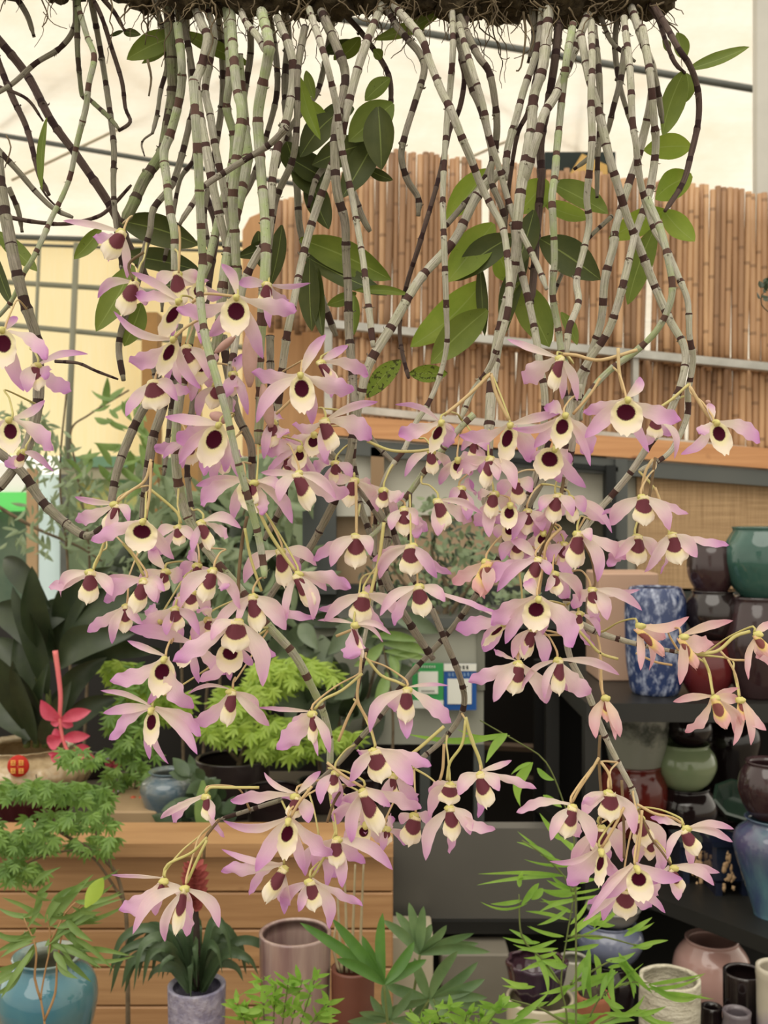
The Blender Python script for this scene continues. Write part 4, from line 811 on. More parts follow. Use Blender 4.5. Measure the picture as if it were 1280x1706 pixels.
cn(2,'g',12,.82,"640,830;660,900;684,955;705,990;723,1022;743,1070;759,1107;770,1140;774,1168;766,1196;740,1231;700,1266;690,1280",.7)
cn(2,'b',7,.80,"684,822;683,860;681,900",.8)
cn(2,'b',7,.80,"612,1080;604,1110;596,1150;590,1165",.6)
cn(2,'g',9,.83,"596,690;622,735;650,765;660,772",.9)
cn(2,'g',10,.88,"690,0;706,60")
cn(3,'p',13,.86,"905,0;896,80;873,150;861,195;846,250;842,300",.95)
cn(3,'b',9,.88,"900,90;882,180;863,222;851,290;846,335;840,400")
cn(3,'p',18,.83,"915,15;905,110;890,160;886,210;879,250;869,310;862,370;860,420;850,480;838,530;828,580;820,640;816,700;813,770;810,850",.95)
cn(3,'b',14,.87,"935,5;925,100;912,180;901,240;902,300;895,380;891,440;885,505",.95)
cn(3,'p',16,.82,"980,25;950,100;928,155;906,191;897,225;886,262;872,310",.9)
cn(3,'G',13,.81,"955,40;945,95;938,150;933,200;928,250;925,290;920,330;922,370;924,430;921,490;929,540;938,595;951,620;963,655;968,700",.8)
cn(3,'p',12,.80,"985,35;987,100;985,170;987,230;983,280;978,330;982,370;974,412;961,467;964,504;948,548;945,590",.9)
cn(3,'g',11,.85,"990,45;998,120;1000,200;996,270;995,330")
cn(3,'p',14,.81,"968,60;982,130;1000,195;1015,260;1030,310;1045,360;1065,410;1089,471;1115,531;1141,581;1136,635;1109,702;1085,736;1052,786;1020,825;989,860;962,905;948,960;943,1040;950,1095;978,1150;1002,1212;1030,1270;1055,1318;1063,1350",.7)
cn(3,'p',12,.80,"1040,30;1050,120;1054,200;1060,240;1063,275;1070,315;1080,350;1092,385;1108,410;1129,457;1146,501;1149,558;1155,600;1147,652;1146,690;1129,733;1109,760;1065,785",.75)
cn(3,'p',14,.84,"1052,12;1075,80;1088,120;1085,170;1075,215;1063,262;1050,300;1040,332;1026,380;1022,412;1008,467;1002,534;985,590;970,640;962,690",.95)
cn(3,'p',13,.82,"1070,45;1083,120;1090,200;1093,240;1088,290;1078,335;1060,385;1055,405;1042,460;1030,505;1013,553;983,598;962,635;948,690;940,760",.95)
cn(3,'g',10,.83,"1076,80;1092,130;1100,175;1104,205",.9)
cn(3,'b',11,.84,"1078,-10;1108,40;1130,80;1150,110;1163,150;1164,200;1151,260;1138,305;1108,352",.85)
cn(3,'b',8,.86,"1066,-8;1095,30;1110,70;1125,105;1142,122",.9)
cn(3,'g',11,.87,"1042,80;1035,130;1022,180;1013,218;1000,242;983,262;957,282",.7)
cn(3,'g',9,.86,"1000,25;1018,68;1040,88;1058,102")
cn(3,'G',12,.79,"1078,330;1100,380;1113,430;1120,490;1099,544;1062,583;1016,617;984,652;955,700",.8)
cn(3,'p',13,.83,"856,370;864,430;880,497;893,560;900,610;908,660;905,720;893,790;870,850;840,910",.8)
cn(3,'p',12,.78,"965,640;957,720;945,790;925,855;895,890;862,928",.8)
cn(3,'b',10,.84,"915,735;893,800;880,860;866,900")
cn(3,'p',12,.78,"950,1030;1000,1055;1050,1070;1090,1079;1150,1090",.45)
cn(3,'g',8,.90,"1020,360;978,400;940,450;920,500")
cn(3,'g',11,.90,"885,0;890,60;880,105",.6)
cn(3,'g',10,.90,"1030,20;1025,80;1035,150;1060,230")
cn(3,'g',10,.89,"930,540;938,620;946,700;940,780")
PLX = [60, 400, 700, 980]
plants = []
LB = ['hanging orchid at the far left, mostly bare brown canes with few blossoms',
      'hanging orchid of thick greenish canes left of centre, bearing the largest dark-eyed blossom',
      'hanging orchid in the middle, its thin canes crossing above the green and blue signs',
      'hanging orchid on the right, its blossoms in front of the stacked ceramic pots']
for i in range(4):
    o = empty('orchid_plant', P(PLX[i], -30, .88)); tag(o, LB[i], 'orchid', 'orchids hung upside down from one mossy mount'); plants.append(o)
cane_pts = []
for ci, (pl, st, wd, Y, pts, taper, Y1) in enumerate(CN):
    # the canes sway a little in depth
    ph = rnd.random()*6; raw = []
    for i, (x, y) in enumerate(pts):
        f = i/(len(pts)-1); yy = Y+(Y1-Y)*f
        if st != '_': yy += .012*math.sin(ph+i*.8)
        if y < 60: yy += (.885-yy)*max(0, min(1, (70-y)/80))
        raw.append(P(x, y, yy))
    sm = catmull(raw, .0035); px = Y/F; nodeL = (46+14*rnd.random())*px*(1 if wd > 8 else .62)
    L = 0; R = []; tot = sum((sm[i+1]-sm[i]).length for i in range(len(sm)-1)); v0 = rnd.random()*5; newp = []
    for i, p in enumerate(sm):
        if i: L += (p-sm[i-1]).length
        f = L/tot; vv = v0+L/nodeL; fr = vv % 1; k = int(vv)
        zig = .19*wd*px*math.sin(k*3.14159+0)*math.sin(fr*math.pi)*1.6
        r = .5*wd*px*(1-(1-taper)*f**1.5)*(1+.20*math.exp(-((fr-.97)/.05)**2)+.16*math.exp(-(fr/.05)**2)-.07*(fr > .8)+.05*math.sin(k*5.1)+.05*noise.noise(p*90))
        if L > tot-.004: r *= .72
        R.append(r); newp.append(p+Vector((zig*(1 if k % 2 else -1), 0, 0)))
    mb = MB(); mb.tube(newp, R, 10, 1/nodeL, True, v0)
    # short torn papery sheath ends at some nodes
    pv = v0
    for i in range(1, len(newp)-1):
        L2 = sum((newp[j+1]-newp[j]).length for j in (i-1,)); v1 = pv+(sm[i]-sm[i-1]).length/nodeL
        if int(v1) > int(pv) and wd > 8 and rnd.random() < .6:
            t_ = (newp[i+1]-newp[i-1]).normalized()
            for q_ in range(rnd.choice((1, 2, 3))):
                an = rnd.uniform(-3.0, .2); rd = Vector((math.cos(an), math.sin(an)*.8, rnd.uniform(-.2, .2))); rd = (rd-t_*rd.dot(t_)).normalized()
                p0 = newp[i]+rd*R[i]*.9-t_*px*2; blade(mb, p0, p0+(t_*rnd.uniform(-1, 1)+rd*rnd.uniform(.3, .9))*px*rnd.uniform(4, 8), rnd.uniform(1.2, 2.6)*px, t_.cross(rd), .1, 0, .4, 0, 4, 2, .35, .8, .5)
        pv = v1
    mb.build('cane', CANE[st], plants[pl])
    nodes = []; L = 0
    for i, p in enumerate(sm):
        if i:
            L += (p-sm[i-1]).length
            if (int(v0+L/nodeL) > int(v0+(L-(p-sm[i-1]).length)/nodeL)): nodes.append(p)
    for p in nodes+[sm[-1]]: cane_pts.append((p, pl, ci))
# ---------------------------------------------------------------- mossy mount with root fibres, one piece to each plant
for pl, x0, x1, y0 in ((0, -20, 215, -46), (1, 225, 575, -18), (2, 580, 780, -16), (3, 765, 1112, -10)):
    mb = MB(); n = int((x1-x0)/13)
    for i in range(n):
        x = x0+(x1-x0)*(i+.5)/n; c = P(x, y0+rnd.uniform(-10, 12), .885+rnd.uniform(-.03, .03)); s = rnd.uniform(.010, .021)
        if pl == 1 and x < 300: s *= .75
        mb.ball(c, s*1.1, s*1.2, s, 16, 12, .55)
    mb.build('mossy_mount', MOSS, plants[pl])
    mb = MB()
    for i in range(int((x1-x0)*(.42 if pl else .12))):
        x = rnd.uniform(x0, x1); y = y0+rnd.uniform(-5, 30); Y = .885+rnd.uniform(-.04, .03); p = P(x, y, Y); pts = [p]
        d = Vector((rnd.uniform(-1, 1), rnd.uniform(-.6, .3), rnd.uniform(-1, .1))).normalized()
        m = rnd.choice((5, 6, 8, 9)) if rnd.random() > .12 else 18
        for k in range(m):
            d = (d+Vector((rnd.uniform(-.6, .6), rnd.uniform(-.3, .3), rnd.uniform(-.65, .4)))).normalized(); pts.append(pts[-1]+d*.0042)
        r0 = rnd.choice((.0005, .0007, .0010)); mb.tube(pts, [r0*(1-.7*k/len(pts)) for k in range(len(pts))], 4)
    tag(mb.build('root_fibre', ROOT, plants[pl]), kind='stuff')
# hanging single roots
for pl, w_, s in ((1, 5, "246,100;252,130;248,160"), (2, 2, "752,38;742,60;736,72"), (2, 2, "838,22;842,40;832,68"), (3, 5, "872,20;876,60;868,112;860,118"), (3, 3, "905,50;925,70;955,100"),
                  (3, 3, "985,30;1000,42;1022,38;1042,20"), (0, 3, "68,-4;80,28;70,45"), (0, 2, "72,20;90,40;112,48"), (3, 3, "880,24;890,60;884,86"), (0, 3, "10,225;18,245;8,280")):
    v = [float(q) for q in s.replace(';', ',').split(',')]; pts = catmull([P(v[i], v[i+1], .87) for i in range(0, len(v), 2)], .004)
    mb = MB(); mb.tube(pts, [w_*.5*.87/F*(1-.5*i/len(pts)) for i in range(len(pts))], 6); mb.build('aerial_root', ROOT, plants[pl])
# ---------------------------------------------------------------- orchid leaves: plant, tone, depth, base, tip, half width
LV = """1m.90 300,58 211,99 20;1m.92 285,75 236,106 9;1m.93 300,52 418,110 14;0m.90 78,196 70,318 9;0d.905 206,52 182,60 5;0d.905 206,54 235,58 7
1d.92 200,368 331,408 26;0m.91 168,380 123,432 13;1m.90 222,442 160,552 24;1m.905 236,505 207,577 19;1d.93 205,425 335,452 22;0m.89 -6,385 62,452 15;0d.90 -10,420 22,512 12
1b.85 499,128 534,233 12;1m.86 510,118 524,165 9;1b.88 500,170 546,195 13;1m.87 655,172 581,236 29;1d.86 630,178 636,283 27;1d.88 610,240 520,275 24;1m.88 650,130 608,168 17;1m.88 636,98 622,82 9
2m.88 624,66 748,8 12;1m.91 600,62 556,100 16;1d.87 478,236 492,292 22;1d.88 515,290 548,382 22;1d.87 560,190 500,262 22;1d.88 628,228 570,330 24;1d.875 500,250 530,330 30;1d.88 545,300 480,262 20
1d.89 590,180 530,200 16;1d.88 610,280 655,300 9;1m.86 500,398 652,466 27;1d.87 505,425 645,492 20;1d.86 516,432 520,552 19;1d.86 530,446 538,562 13;1m.86 592,484 682,491 8;1m.87 594,488 545,508 11;1m.86 590,492 590,558 13
1d.90 470,375 450,478 16;1d.91 460,400 395,428 13;1d.90 430,385 440,450 14;2b.87 812,282 744,368 24;2b.86 822,372 746,470 30;2d.85 858,392 758,468 25;2b.87 806,468 684,578 30;2m.86 812,516 718,606 27
2s.86 668,600 611,663 17;2s.86 682,622 746,622 15;2b.88 830,420 855,470 24;3b.88 912,300 864,356 27;3m.86 918,305 1014,356 25;3b.88 905,338 984,364 19;3d.87 900,398 1001,466 29;3d.86 890,350 860,448 22;3m.87 862,470 916,578 29
3d.88 880,420 840,560 18;3b.87 1152,244 1072,250 21;3b.86 1153,292 1092,332 24;3b.86 1106,350 1158,402 21;3b.87 1108,350 1014,398 22;3m.86 1092,378 1046,508 22;3m.85 1140,118 1104,226 23;3m.86 1144,122 1144,170 12;3m.86 1146,116 1249,78 13
3m.88 1142,98 1128,54 17;3m.88 1116,84 1104,66 8;2d.86 800,440 808,560 10;3m.86 935,520 962,575 12;1d.90 300,470 260,480 16;1d.92 540,90 600,70 16"""
for s in LV.replace('\n', ';').split(';'):
    h, b, t, wd = s.split(); pl = int(h[0]); tone = h[1]; Y = float(h[2:]); b = [float(q) for q in b.split(',')]; t = [float(q) for q in t.split(',')]
    B = P(*b, Y); T = P(*t, Y+rnd.uniform(-.02, .01)); mb = MB(); d = (T-B).normalized()
    side = d.cross(Vector((0,1,0)))+Vector((0, rnd.uniform(-.45, .45), 0))
    blade(mb, B, T, float(wd)*Y/F, side, rnd.uniform(-.08, .05), rnd.uniform(-.06, .06), rnd.uniform(.15, .4), .03, 14, 6, .47, .72, .12)
    mb.build('leaf', LEAF[tone], plants[pl])
# ---------------------------------------------------------------- flowers: "hub x y depth tone / lip kind, lip bottom x y, half width, yaw / sepals (s) and petals (p): tip x, y, half width / stalk start"
FL = """205 386 .80 1/M 176 430 19 25/s105,368,8 p150,394,12 s212,464,10 p183,436,13/220 360
225 470 .79 0/M 204 524 19 20/s158,499,11 s243,505,12/240 430
300 501 .77 0/D 266 562 17 50/s217,453,10 p224,490,15 s283,562,14 s337,573,9/330 505
296 455 .80 1/M 298 512 18 0/s262,482,15 s330,463,16 p345,470,9/296 420
333 470 .81 1/D 330 510 16 0/s372,492,14 s287,470,13 p300,520,12
395 494 .73 0/D 391 558 26 0/s367,439,13 p293,515,15 p496,517,17 s348,562,18 s438,598,18/395 470
447 473 .78 2/M 440 515 15 0/s518,472,7 s399,472,13 s448,545,11 p480,505,14
291 564 .76 0/D 264 624 16 45/s190,518,10 p214,604,18 s280,635,16 s333,648,12 p300,605,10
311 577 .80 1/M 325 625 20 -10/s350,632,13 s300,640,15 p290,590,12
336 588 .81 1/D 334 640 19 0/s322,668,14 p360,610,14 s352,650,12
257 635 .77 0/M 263 683 26 0/s208,692,17 s296,668,14 p316,652,11/275 600
390 622 .80 2/M 388 660 13 0/p371,664,17 s404,590,13 s417,692,12
365 640 .81 1/M 350 680 15 20/s330,700,12 p385,690,13 s345,620,12
501 623 .73 0/D 506 687 22 0/s543,558,13 p424,618,15 s424,700,18 p590,652,18 s520,708,15/505 600
535 602 .77 0/M 560 640 14 -30/s582,573,10 p614,625,14 s552,663,12
542 699 .75 0/M 556 752 20 -30/s628,667,10 p617,731,20 s542,768,15 p486,708,11/535 680
524 722 .775 0/D 518 760 15 10/p470,742,12 s500,770,12 s548,775,12
366 706 .76 0/D 342 775 24 25/s277,699,14 p296,734,21 s296,773,14 p340,793,15 s380,785,17/390 690
310 735 .79 2/M 318 775 16 30/p264,743,13 s272,764,8 s305,783,9
407 797 .77 0/D 427 852 22 -15/s327,809,12 p341,844,18 s388,866,14/405 770
427 802 .75 0/M 430 840 10 -50/s489,872,15 p437,857,11 s470,820,13
497 787 .74 1/M 520 847 20 -30/s437,787,8 p582,824,21 s564,829,13 s466,838,15/480 740
501 745 .77 2/D 495 782 14 20/p442,754,16 s440,792,9 s539,824,14 p492,790,15
478 760 .79 2/M 480 800 12 20/s455,800,13 p505,806,14 s520,790,13
590 798 .78 1/M 579 843 16 10/s628,850,12 s548,790,13 p612,806,12/596 860
453 702 .79 2/M 452 745 17 0/s440,765,11 s470,700,12 p480,730,13
640 815 .78 1/M 634 846 12 10/s604,806,13 p667,834,17 s655,870,10
560 770 .80 2/M 560 805 13 0/s545,812,12 s585,800,12 p530,785,13
378 752 .80 2/M 372 790 12 0/s358,810,12 p400,760,14 s395,795,10
736 702 .74 0/D 716 752 17 45/s660,672,8 p666,725,16 p747,745,17 s760,716,8/762 690
850 706 .76 0/D 837 770 19 30/p769,728,14 s931,686,11 s884,770,22 p845,722,14 s870,748,11/818 624
942 690 .74 0/D 928 745 20 15/s852,712,10 p907,678,14 s889,746,15 p983,758,19 s981,778,10/960 660
925 746 .75 0/D 902 796 27 15/s885,762,14 p952,772,12 s932,808,14 s977,815,14/935 730
1045 664 .73 0/D 1041 724 29 0/s1070,625,12 p972,685,12 s974,730,18 p1133,699,17 s1077,755,14/1030 620
1092 696 .77 0/M 1090 730 15 0/s1125,764,8 s1078,748,13 p1112,720,12/1140 660
1191 702 .74 0/D 1210 756 18 -10/s1185,673,12 p1268,736,15 s1135,758,12 p1160,732,11/1152 655
931 595 .75 1/M 918 650 15 30/s845,565,9 p873,638,22 s937,666,11 s962,668,11/955 605
1071 826 .74 1/M 1072 874 21 0/s1018,877,18 s1117,883,16 p1003,858,8 p1144,857,9/1092 780
1061 892 .76 1/M 1060 940 19 0/s1023,930,14 s1090,932,14 p1010,908,9 p1014,942,12/1086 810
1117 889 .745 1/M 1132 938 20 -10/s1080,955,15 s1163,928,17 p1207,914,9 p1105,958,6 p1095,938,10/1092 815
985 980 .75 1/M 992 1020 14 0/s1012,1033,16 s1066,982,9 s1070,1014,12 p955,1012,13 p1000,1040,10/965 950
1062 1042 .75 3/M 1108 1088 13 -50/s1152,1026,11 p1113,1064,17 s1068,1117,9 s1085,1119,9/1005 1052
1136 1059 .74 3/M 1164 1110 13 -55/s1216,1030,12 p1189,1073,17 s1134,1141,12/1114 1055
1259 1055 .76 3/M 1284 1090 12 -40/s1246,1132,11 s1290,1035,9 p1292,1115,9 p1262,1098,7/1175 1088
1190 1160 .74 3/M 1210 1210 15 -25/s1122,1167,10 p1143,1222,13 s1226,1144,10 s1228,1164,12 s1226,1229,13/1176 1105
1234 1163 .75 3/O 1238 1198 9 0/s1221,1242,11 s1255,1242,10 s1277,1217,13/1216 1098
1006 1160 .75 3/O 1012 1200 9 0/s993,1230,13 s1035,1228,14 s1024,1233,8/1000 1080
1016 1317 .75 1/M 1015 1365 21 0/s971,1362,16 s1058,1389,16 p961,1331,9/1020 1280
954 1341 .74 1/M 939 1392 19 10/s917,1400,13 p862,1354,10 s989,1412,17 p960,1390,12/998 1270
1000 1376 .755 1/M 1001 1420 19 0/s951,1439,14 s1038,1437,18
1063 1361 .77 1/M 1076 1407 19 -10/s1104,1433,15 s1038,1395,12 p1090,1420,12
1139 1378 .74 1/M 1162 1420 17 -30/s1225,1387,11 s1222,1406,10 s1146,1440,13 s1112,1432,9 p1086,1361,8/1072 1345
1001 1415 .735 0/D 996 1474 14 30/s915,1433,9 p946,1474,22 s1046,1470,14 s1020,1460,10/1040 1350
1060 1443 .73 0/D 1072 1500 22 -10/s1134,1463,15 p1100,1474,15 s1000,1494,21 s979,1528,9/1066 1380
1119 1443 .75 1/M 1138 1482 13 -35/s1197,1450,12 s1192,1476,12 s1130,1500,14 p1092,1490,12/1080 1390
1041 1478 .76 0/M 1041 1527 22 0/s968,1530,9 s1007,1530,14 s1110,1523,9 p1086,1510,12 p980,1500,8
750 1304 .76 1/M 748 1338 20 0/s717,1358,15 s782,1310,12 p716,1320,10/744 1240
801 1286 .75 1/M 814 1342 18 -25/s854,1265,8 p891,1308,9 s764,1324,16 p797,1351,10 s833,1318,14/776 1200
751 1342 .755 1/M 754 1397 17 0/s706,1429,17 s785,1390,16 p826,1382,11 p748,1421,11
693 1356 .77 1/M 679 1405 20 10/s702,1400,8 s670,1370,12 p720,1380,12
624 1247 .74 0/M 636 1300 22 -10/s688,1308,22 s584,1303,16 p718,1276,13 p600,1250,10/594 1170
606 1314 .74 0/M 634 1384 20 -25/p702,1348,17 s588,1407,16 s578,1340,17 s650,1345,14/548 1280
495 1324 .75 0/M 486 1362 15 15/p385,1327,14 s438,1287,7 s535,1284,9 s515,1372,16 p470,1330,13/555 1300
481 1364 .735 0/D 474 1429 19 25/s372,1367,14 s423,1453,19 p556,1422,20 s508,1447,13/540 1310
559 1284 .75 2/M 552 1320 12 0/s564,1349,13 s534,1340,13 s590,1310,12
560 1395 .745 0/M 562 1442 15 0/s654,1446,15 s570,1480,14 s528,1454,17 p600,1430,14
473 1442 .745 0/M 442 1498 17 25/s369,1417,8 p369,1447,15 s478,1511,17 p416,1480,10/500 1400
517 1465 .74 0/M 524 1514 16 0/s548,1547,16 s470,1530,14 p606,1500,11 s500,1520,12/560 1420
643 1378 .77 2/M 645 1405 10 0/s674,1406,14 s638,1418,9 p655,1365,13
655 1290 .765 2/M 650 1330 13 0/p690,1330,15 s640,1345,13 s680,1300,13
610 1370 .76 1/D 600 1410 14 0/s620,1425,13 s575,1420,13 p650,1400,12
530 1400 .77 2/M 530 1440 12 0/s510,1460,13 p560,1460,13 s545,1480,12
595 1330 .77 2/M 590 1370 13 0/s560,1375,14 s610,1390,13 p550,1340,13
343 1324 .75 1/M 344 1364 12 30/s269,1359,9 p290,1369,11 s356,1366,11 p373,1398,7/400 1316
274 1464 .75 1/M 262 1500 8 0/s184,1457,7 p209,1512,18 s261,1520,16 s320,1531,12/330 1395
309 1476 .74 1/M 294 1552 12 0/s220,1557,15 s276,1574,11 s365,1542,14 p312,1558,15/335 1390
195 839 .77 0/M 176 883 15 35/s129,826,8 p124,868,14 s188,901,14 s215,870,10/250 810
240 866 .745 0/D 231 918 27 10/p157,902,15 s290,932,17 p233,884,16/244 820
297 877 .78 1/M 300 908 12 0/s262,895,12 s330,905,12 p250,925,12/296 840
337 868 .77 1/M 354 914 14 -25/s403,881,12 p387,894,11 s320,920,10/322 850
154 951 .75 1/M 146 1004 18 10/s97,995,13 p76,976,11 s186,991,14 p115,965,10/178 910
242 965 .75 1/M 224 1018 17 20/p177,1002,18 s181,959,10 s258,1003,14 s275,985,12/200 900
210 1008 .76 0/M 206 1052 15 20/p142,1048,12 s188,1073,11 s240,1040,13/215 960
356 948 .74 1/M 338 1000 16 15/s301,1003,18 s396,1016,15 p375,985,12/375 915
275 1095 .735 0/D 262 1158 22 20/p185,1136,17 s214,1067,8 p317,1182,20 s247,1175,10 s290,1150,12/290 1060
316 1072 .76 2/D 300 1110 13 20/s213,1047,16 p374,1123,13 s330,1140,12/330 1050
396 1032 .735 1/M 392 1084 26 0/p291,1103,18 s438,1144,21 s352,1068,15/400 1000
384 1069 .75 0/D 383 1120 23 0/p460,1093,13 s380,1137,10 p336,1134,13 s420,1110,13
421 991 .74 1/M 433 1050 18 -10/s475,1050,20 p526,1030,9 s352,1064,12 s395,1040,10/438 962
468 916 .76 1/M 477 976 16 -10/s406,972,16 s529,942,15 p500,960,13/425 830
495 955 .74 1/M 524 1010 17 -30/p586,978,17 s522,1033,15 s477,1034,11 s545,985,13/432 840
594 891 .76 1/M 592 945 20 0/s551,945,16 s618,926,13 p524,931,11/593 810
685 907 .745 1/M 685 957 21 0/s631,966,14 s731,962,15 p628,931,9 p752,950,9/683 825
696 975 .74 1/M 707 1025 19 -5/s633,1026,12 p658,1042,11 s742,1003,15 p826,1022,7/690 870
606 988 .75 1/M 598 1036 21 5/s542,1038,15 p533,1012,8 s666,1029,15 p643,1052,9 p616,974,8/634 940
590 1039 .735 1/M 608 1094 7 -40/p581,1097,22 s526,1031,5 s652,1057,7 s638,1070,7/606 960
678 1146 .745 0/M 676 1202 16 0/s751,1139,5 p751,1204,15 s678,1231,17 s618,1221,14 p658,1185,12/612 1098
521 1186 .745 0/M 520 1236 10 20/s430,1180,7 p463,1247,21 s549,1255,11 s528,1260,7 p490,1225,15/594 1125
387 1149 .75 1/M 376 1206 15 30/p319,1199,16 s448,1212,14 s315,1152,6 s430,1190,12/395 1130
253 1180 .74 0/D 250 1240 14 25/s172,1188,12 s165,1153,7 p185,1233,15 s251,1263,10 s285,1269,9 s329,1258,13 p336,1225,13/290 1150
275 950 .78 0/M 270 985 14 0/s254,905,13 p305,965,16 s262,1005,13 s228,980,12
292 1012 .765 2/M 296 1050 15 0/p240,1050,15 s332,1058,15 p312,985,11 s280,1060,13
270 1030 .78 2/D 262 1060 12 0/s230,1060,13 s300,1070,14 p250,1010,13
320 985 .775 1/M 318 1020 14 0/s290,1025,13 s345,1030,14 p350,990,12
330 940 .79 2/M 328 970 12 0/s300,960,13 s350,965,12 p310,925,12
350 1030 .77 0/M 350 1060 13 0/s325,1075,15 s372,1060,13 p330,1010,13
6 548 .76 0/D 5 612 24 0/s26,524,12 s40,652,17 p80,606,15 p-40,560,13/30 500
60 608 .77 2/M 68 650 15 -10/s146,588,9 p117,653,17 s45,653,16 p75,628,12/50 580
17 697 .75 0/D 19 754 20 0/s75,667,10 p84,750,17 s-10,740,14/10 650
40 752 .78 2/M 30 780 10 0/s86,786,9 p10,775,13
897 995 .725 0/D 888 1049 25 10/p816,1037,19 s842,1073,16 p957,1075,22 s878,965,15 s905,1060,10/910 930
895 929 .75 2/M 880 980 16 20/p810,965,20 s828,986,13 s853,899,13 s915,960,13/935 880
812 934 .76 3/M 798 990 20 20/p758,968,14 s813,987,15 s805,1002,10 p840,960,11/842 890
841 1036 .745 2/D 804 1072 12 50/p763,1053,18 s805,1086,19 s764,1002,6/870 1000
923 953 .75 1/M 930 990 13 -20/s973,1003,15 p950,998,16 s905,985,12/930 900
888 1045 .75 1/M 870 1095 15 20/s908,1108,16 s872,1092,13 s855,1097,12/
865 1103 .74 1/M 852 1154 20 10/s821,1169,17 p780,1138,14 s911,1171,19 s861,1083,8 p824,1082,7/888 1060
930 1097 .74 1/M 928 1155 15 20/s1032,1123,11 p985,1157,19 p940,1142,16 s871,1153,9 s907,1164,9/905 1050
964 887 .75 0/M 954 945 19 10/s995,970,15 p1039,934,15 p949,925,18 s985,900,13/970 860
927 824 .76 0/M 920 870 15 0/p887,887,22 s955,860,13 s900,850,13/935 780
850 839 .76 1/D 846 880 15 0/s853,872,17 s885,869,12 p825,870,13
949 828 .77 0/M 955 870 12 0/s978,853,15 p1016,871,13 s1020,888,9 p925,860,13
763 764 .78 0/D 758 798 11 0/s732,808,11 p794,757,13 s785,790,12
717 750 .79 0/M 722 790 12 0/s676,793,10 p731,776,13 s745,800,12/700 730
815 762 .76 1/M 805 812 14 25/p768,785,16 s858,818,15 s830,800,12 s780,762,11
767 812 .775 2/M 775 850 13 0/p788,815,19 s780,866,15 s745,840,11
730 832 .76 1/M 742 880 17 -20/s804,855,9 s730,892,16 p782,868,15/703 805
674 846 .77 1/M 675 891 18 0/s651,882,13 s696,874,14 p714,888,11 p695,893,14
823 820 .765 1/M 816 862 14 0/p797,828,11 p794,875,15 s816,896,15 s852,865,17
860 800 .78 0/M 865 840 15 0/s835,830,15 s890,820,15 p850,850,13
880 850 .775 0/M 876 890 14 0/s850,900,14 s905,885,15 p895,860,15 s870,910,12
905 885 .77 2/D 898 920 13 10/s870,925,15 p940,910,15 s905,940,13
860 900 .78 2/M 862 935 13 0/s835,935,13 s880,940,15 p850,925,12
940 905 .775 2/M 935 945 13 0/s915,940,14 s965,945,14 p950,970,12
900 1015 .76 0/M 905 1050 12 0/s930,1040,14 p880,1060,13
965 1020 .77 2/M 960 1050 12 0/s940,1045,12 p985,1075,9 s1000,1060,8
790 735 .79 2/M 790 770 12 0/s765,750,11 s815,750,12 p800,790,12
850 870 .785 0/D 848 905 14 0/s825,895,14 s875,900,13 p830,865,12
990 1395 .775 2/M 985 1440 13 0/s960,1470,15 s1010,1440,14 p975,1410,12
1085 1395 .78 0/M 1080 1430 12 0/s1060,1440,13 s1105,1450,12 p1095,1470,10"""
rnd = random.Random(11)

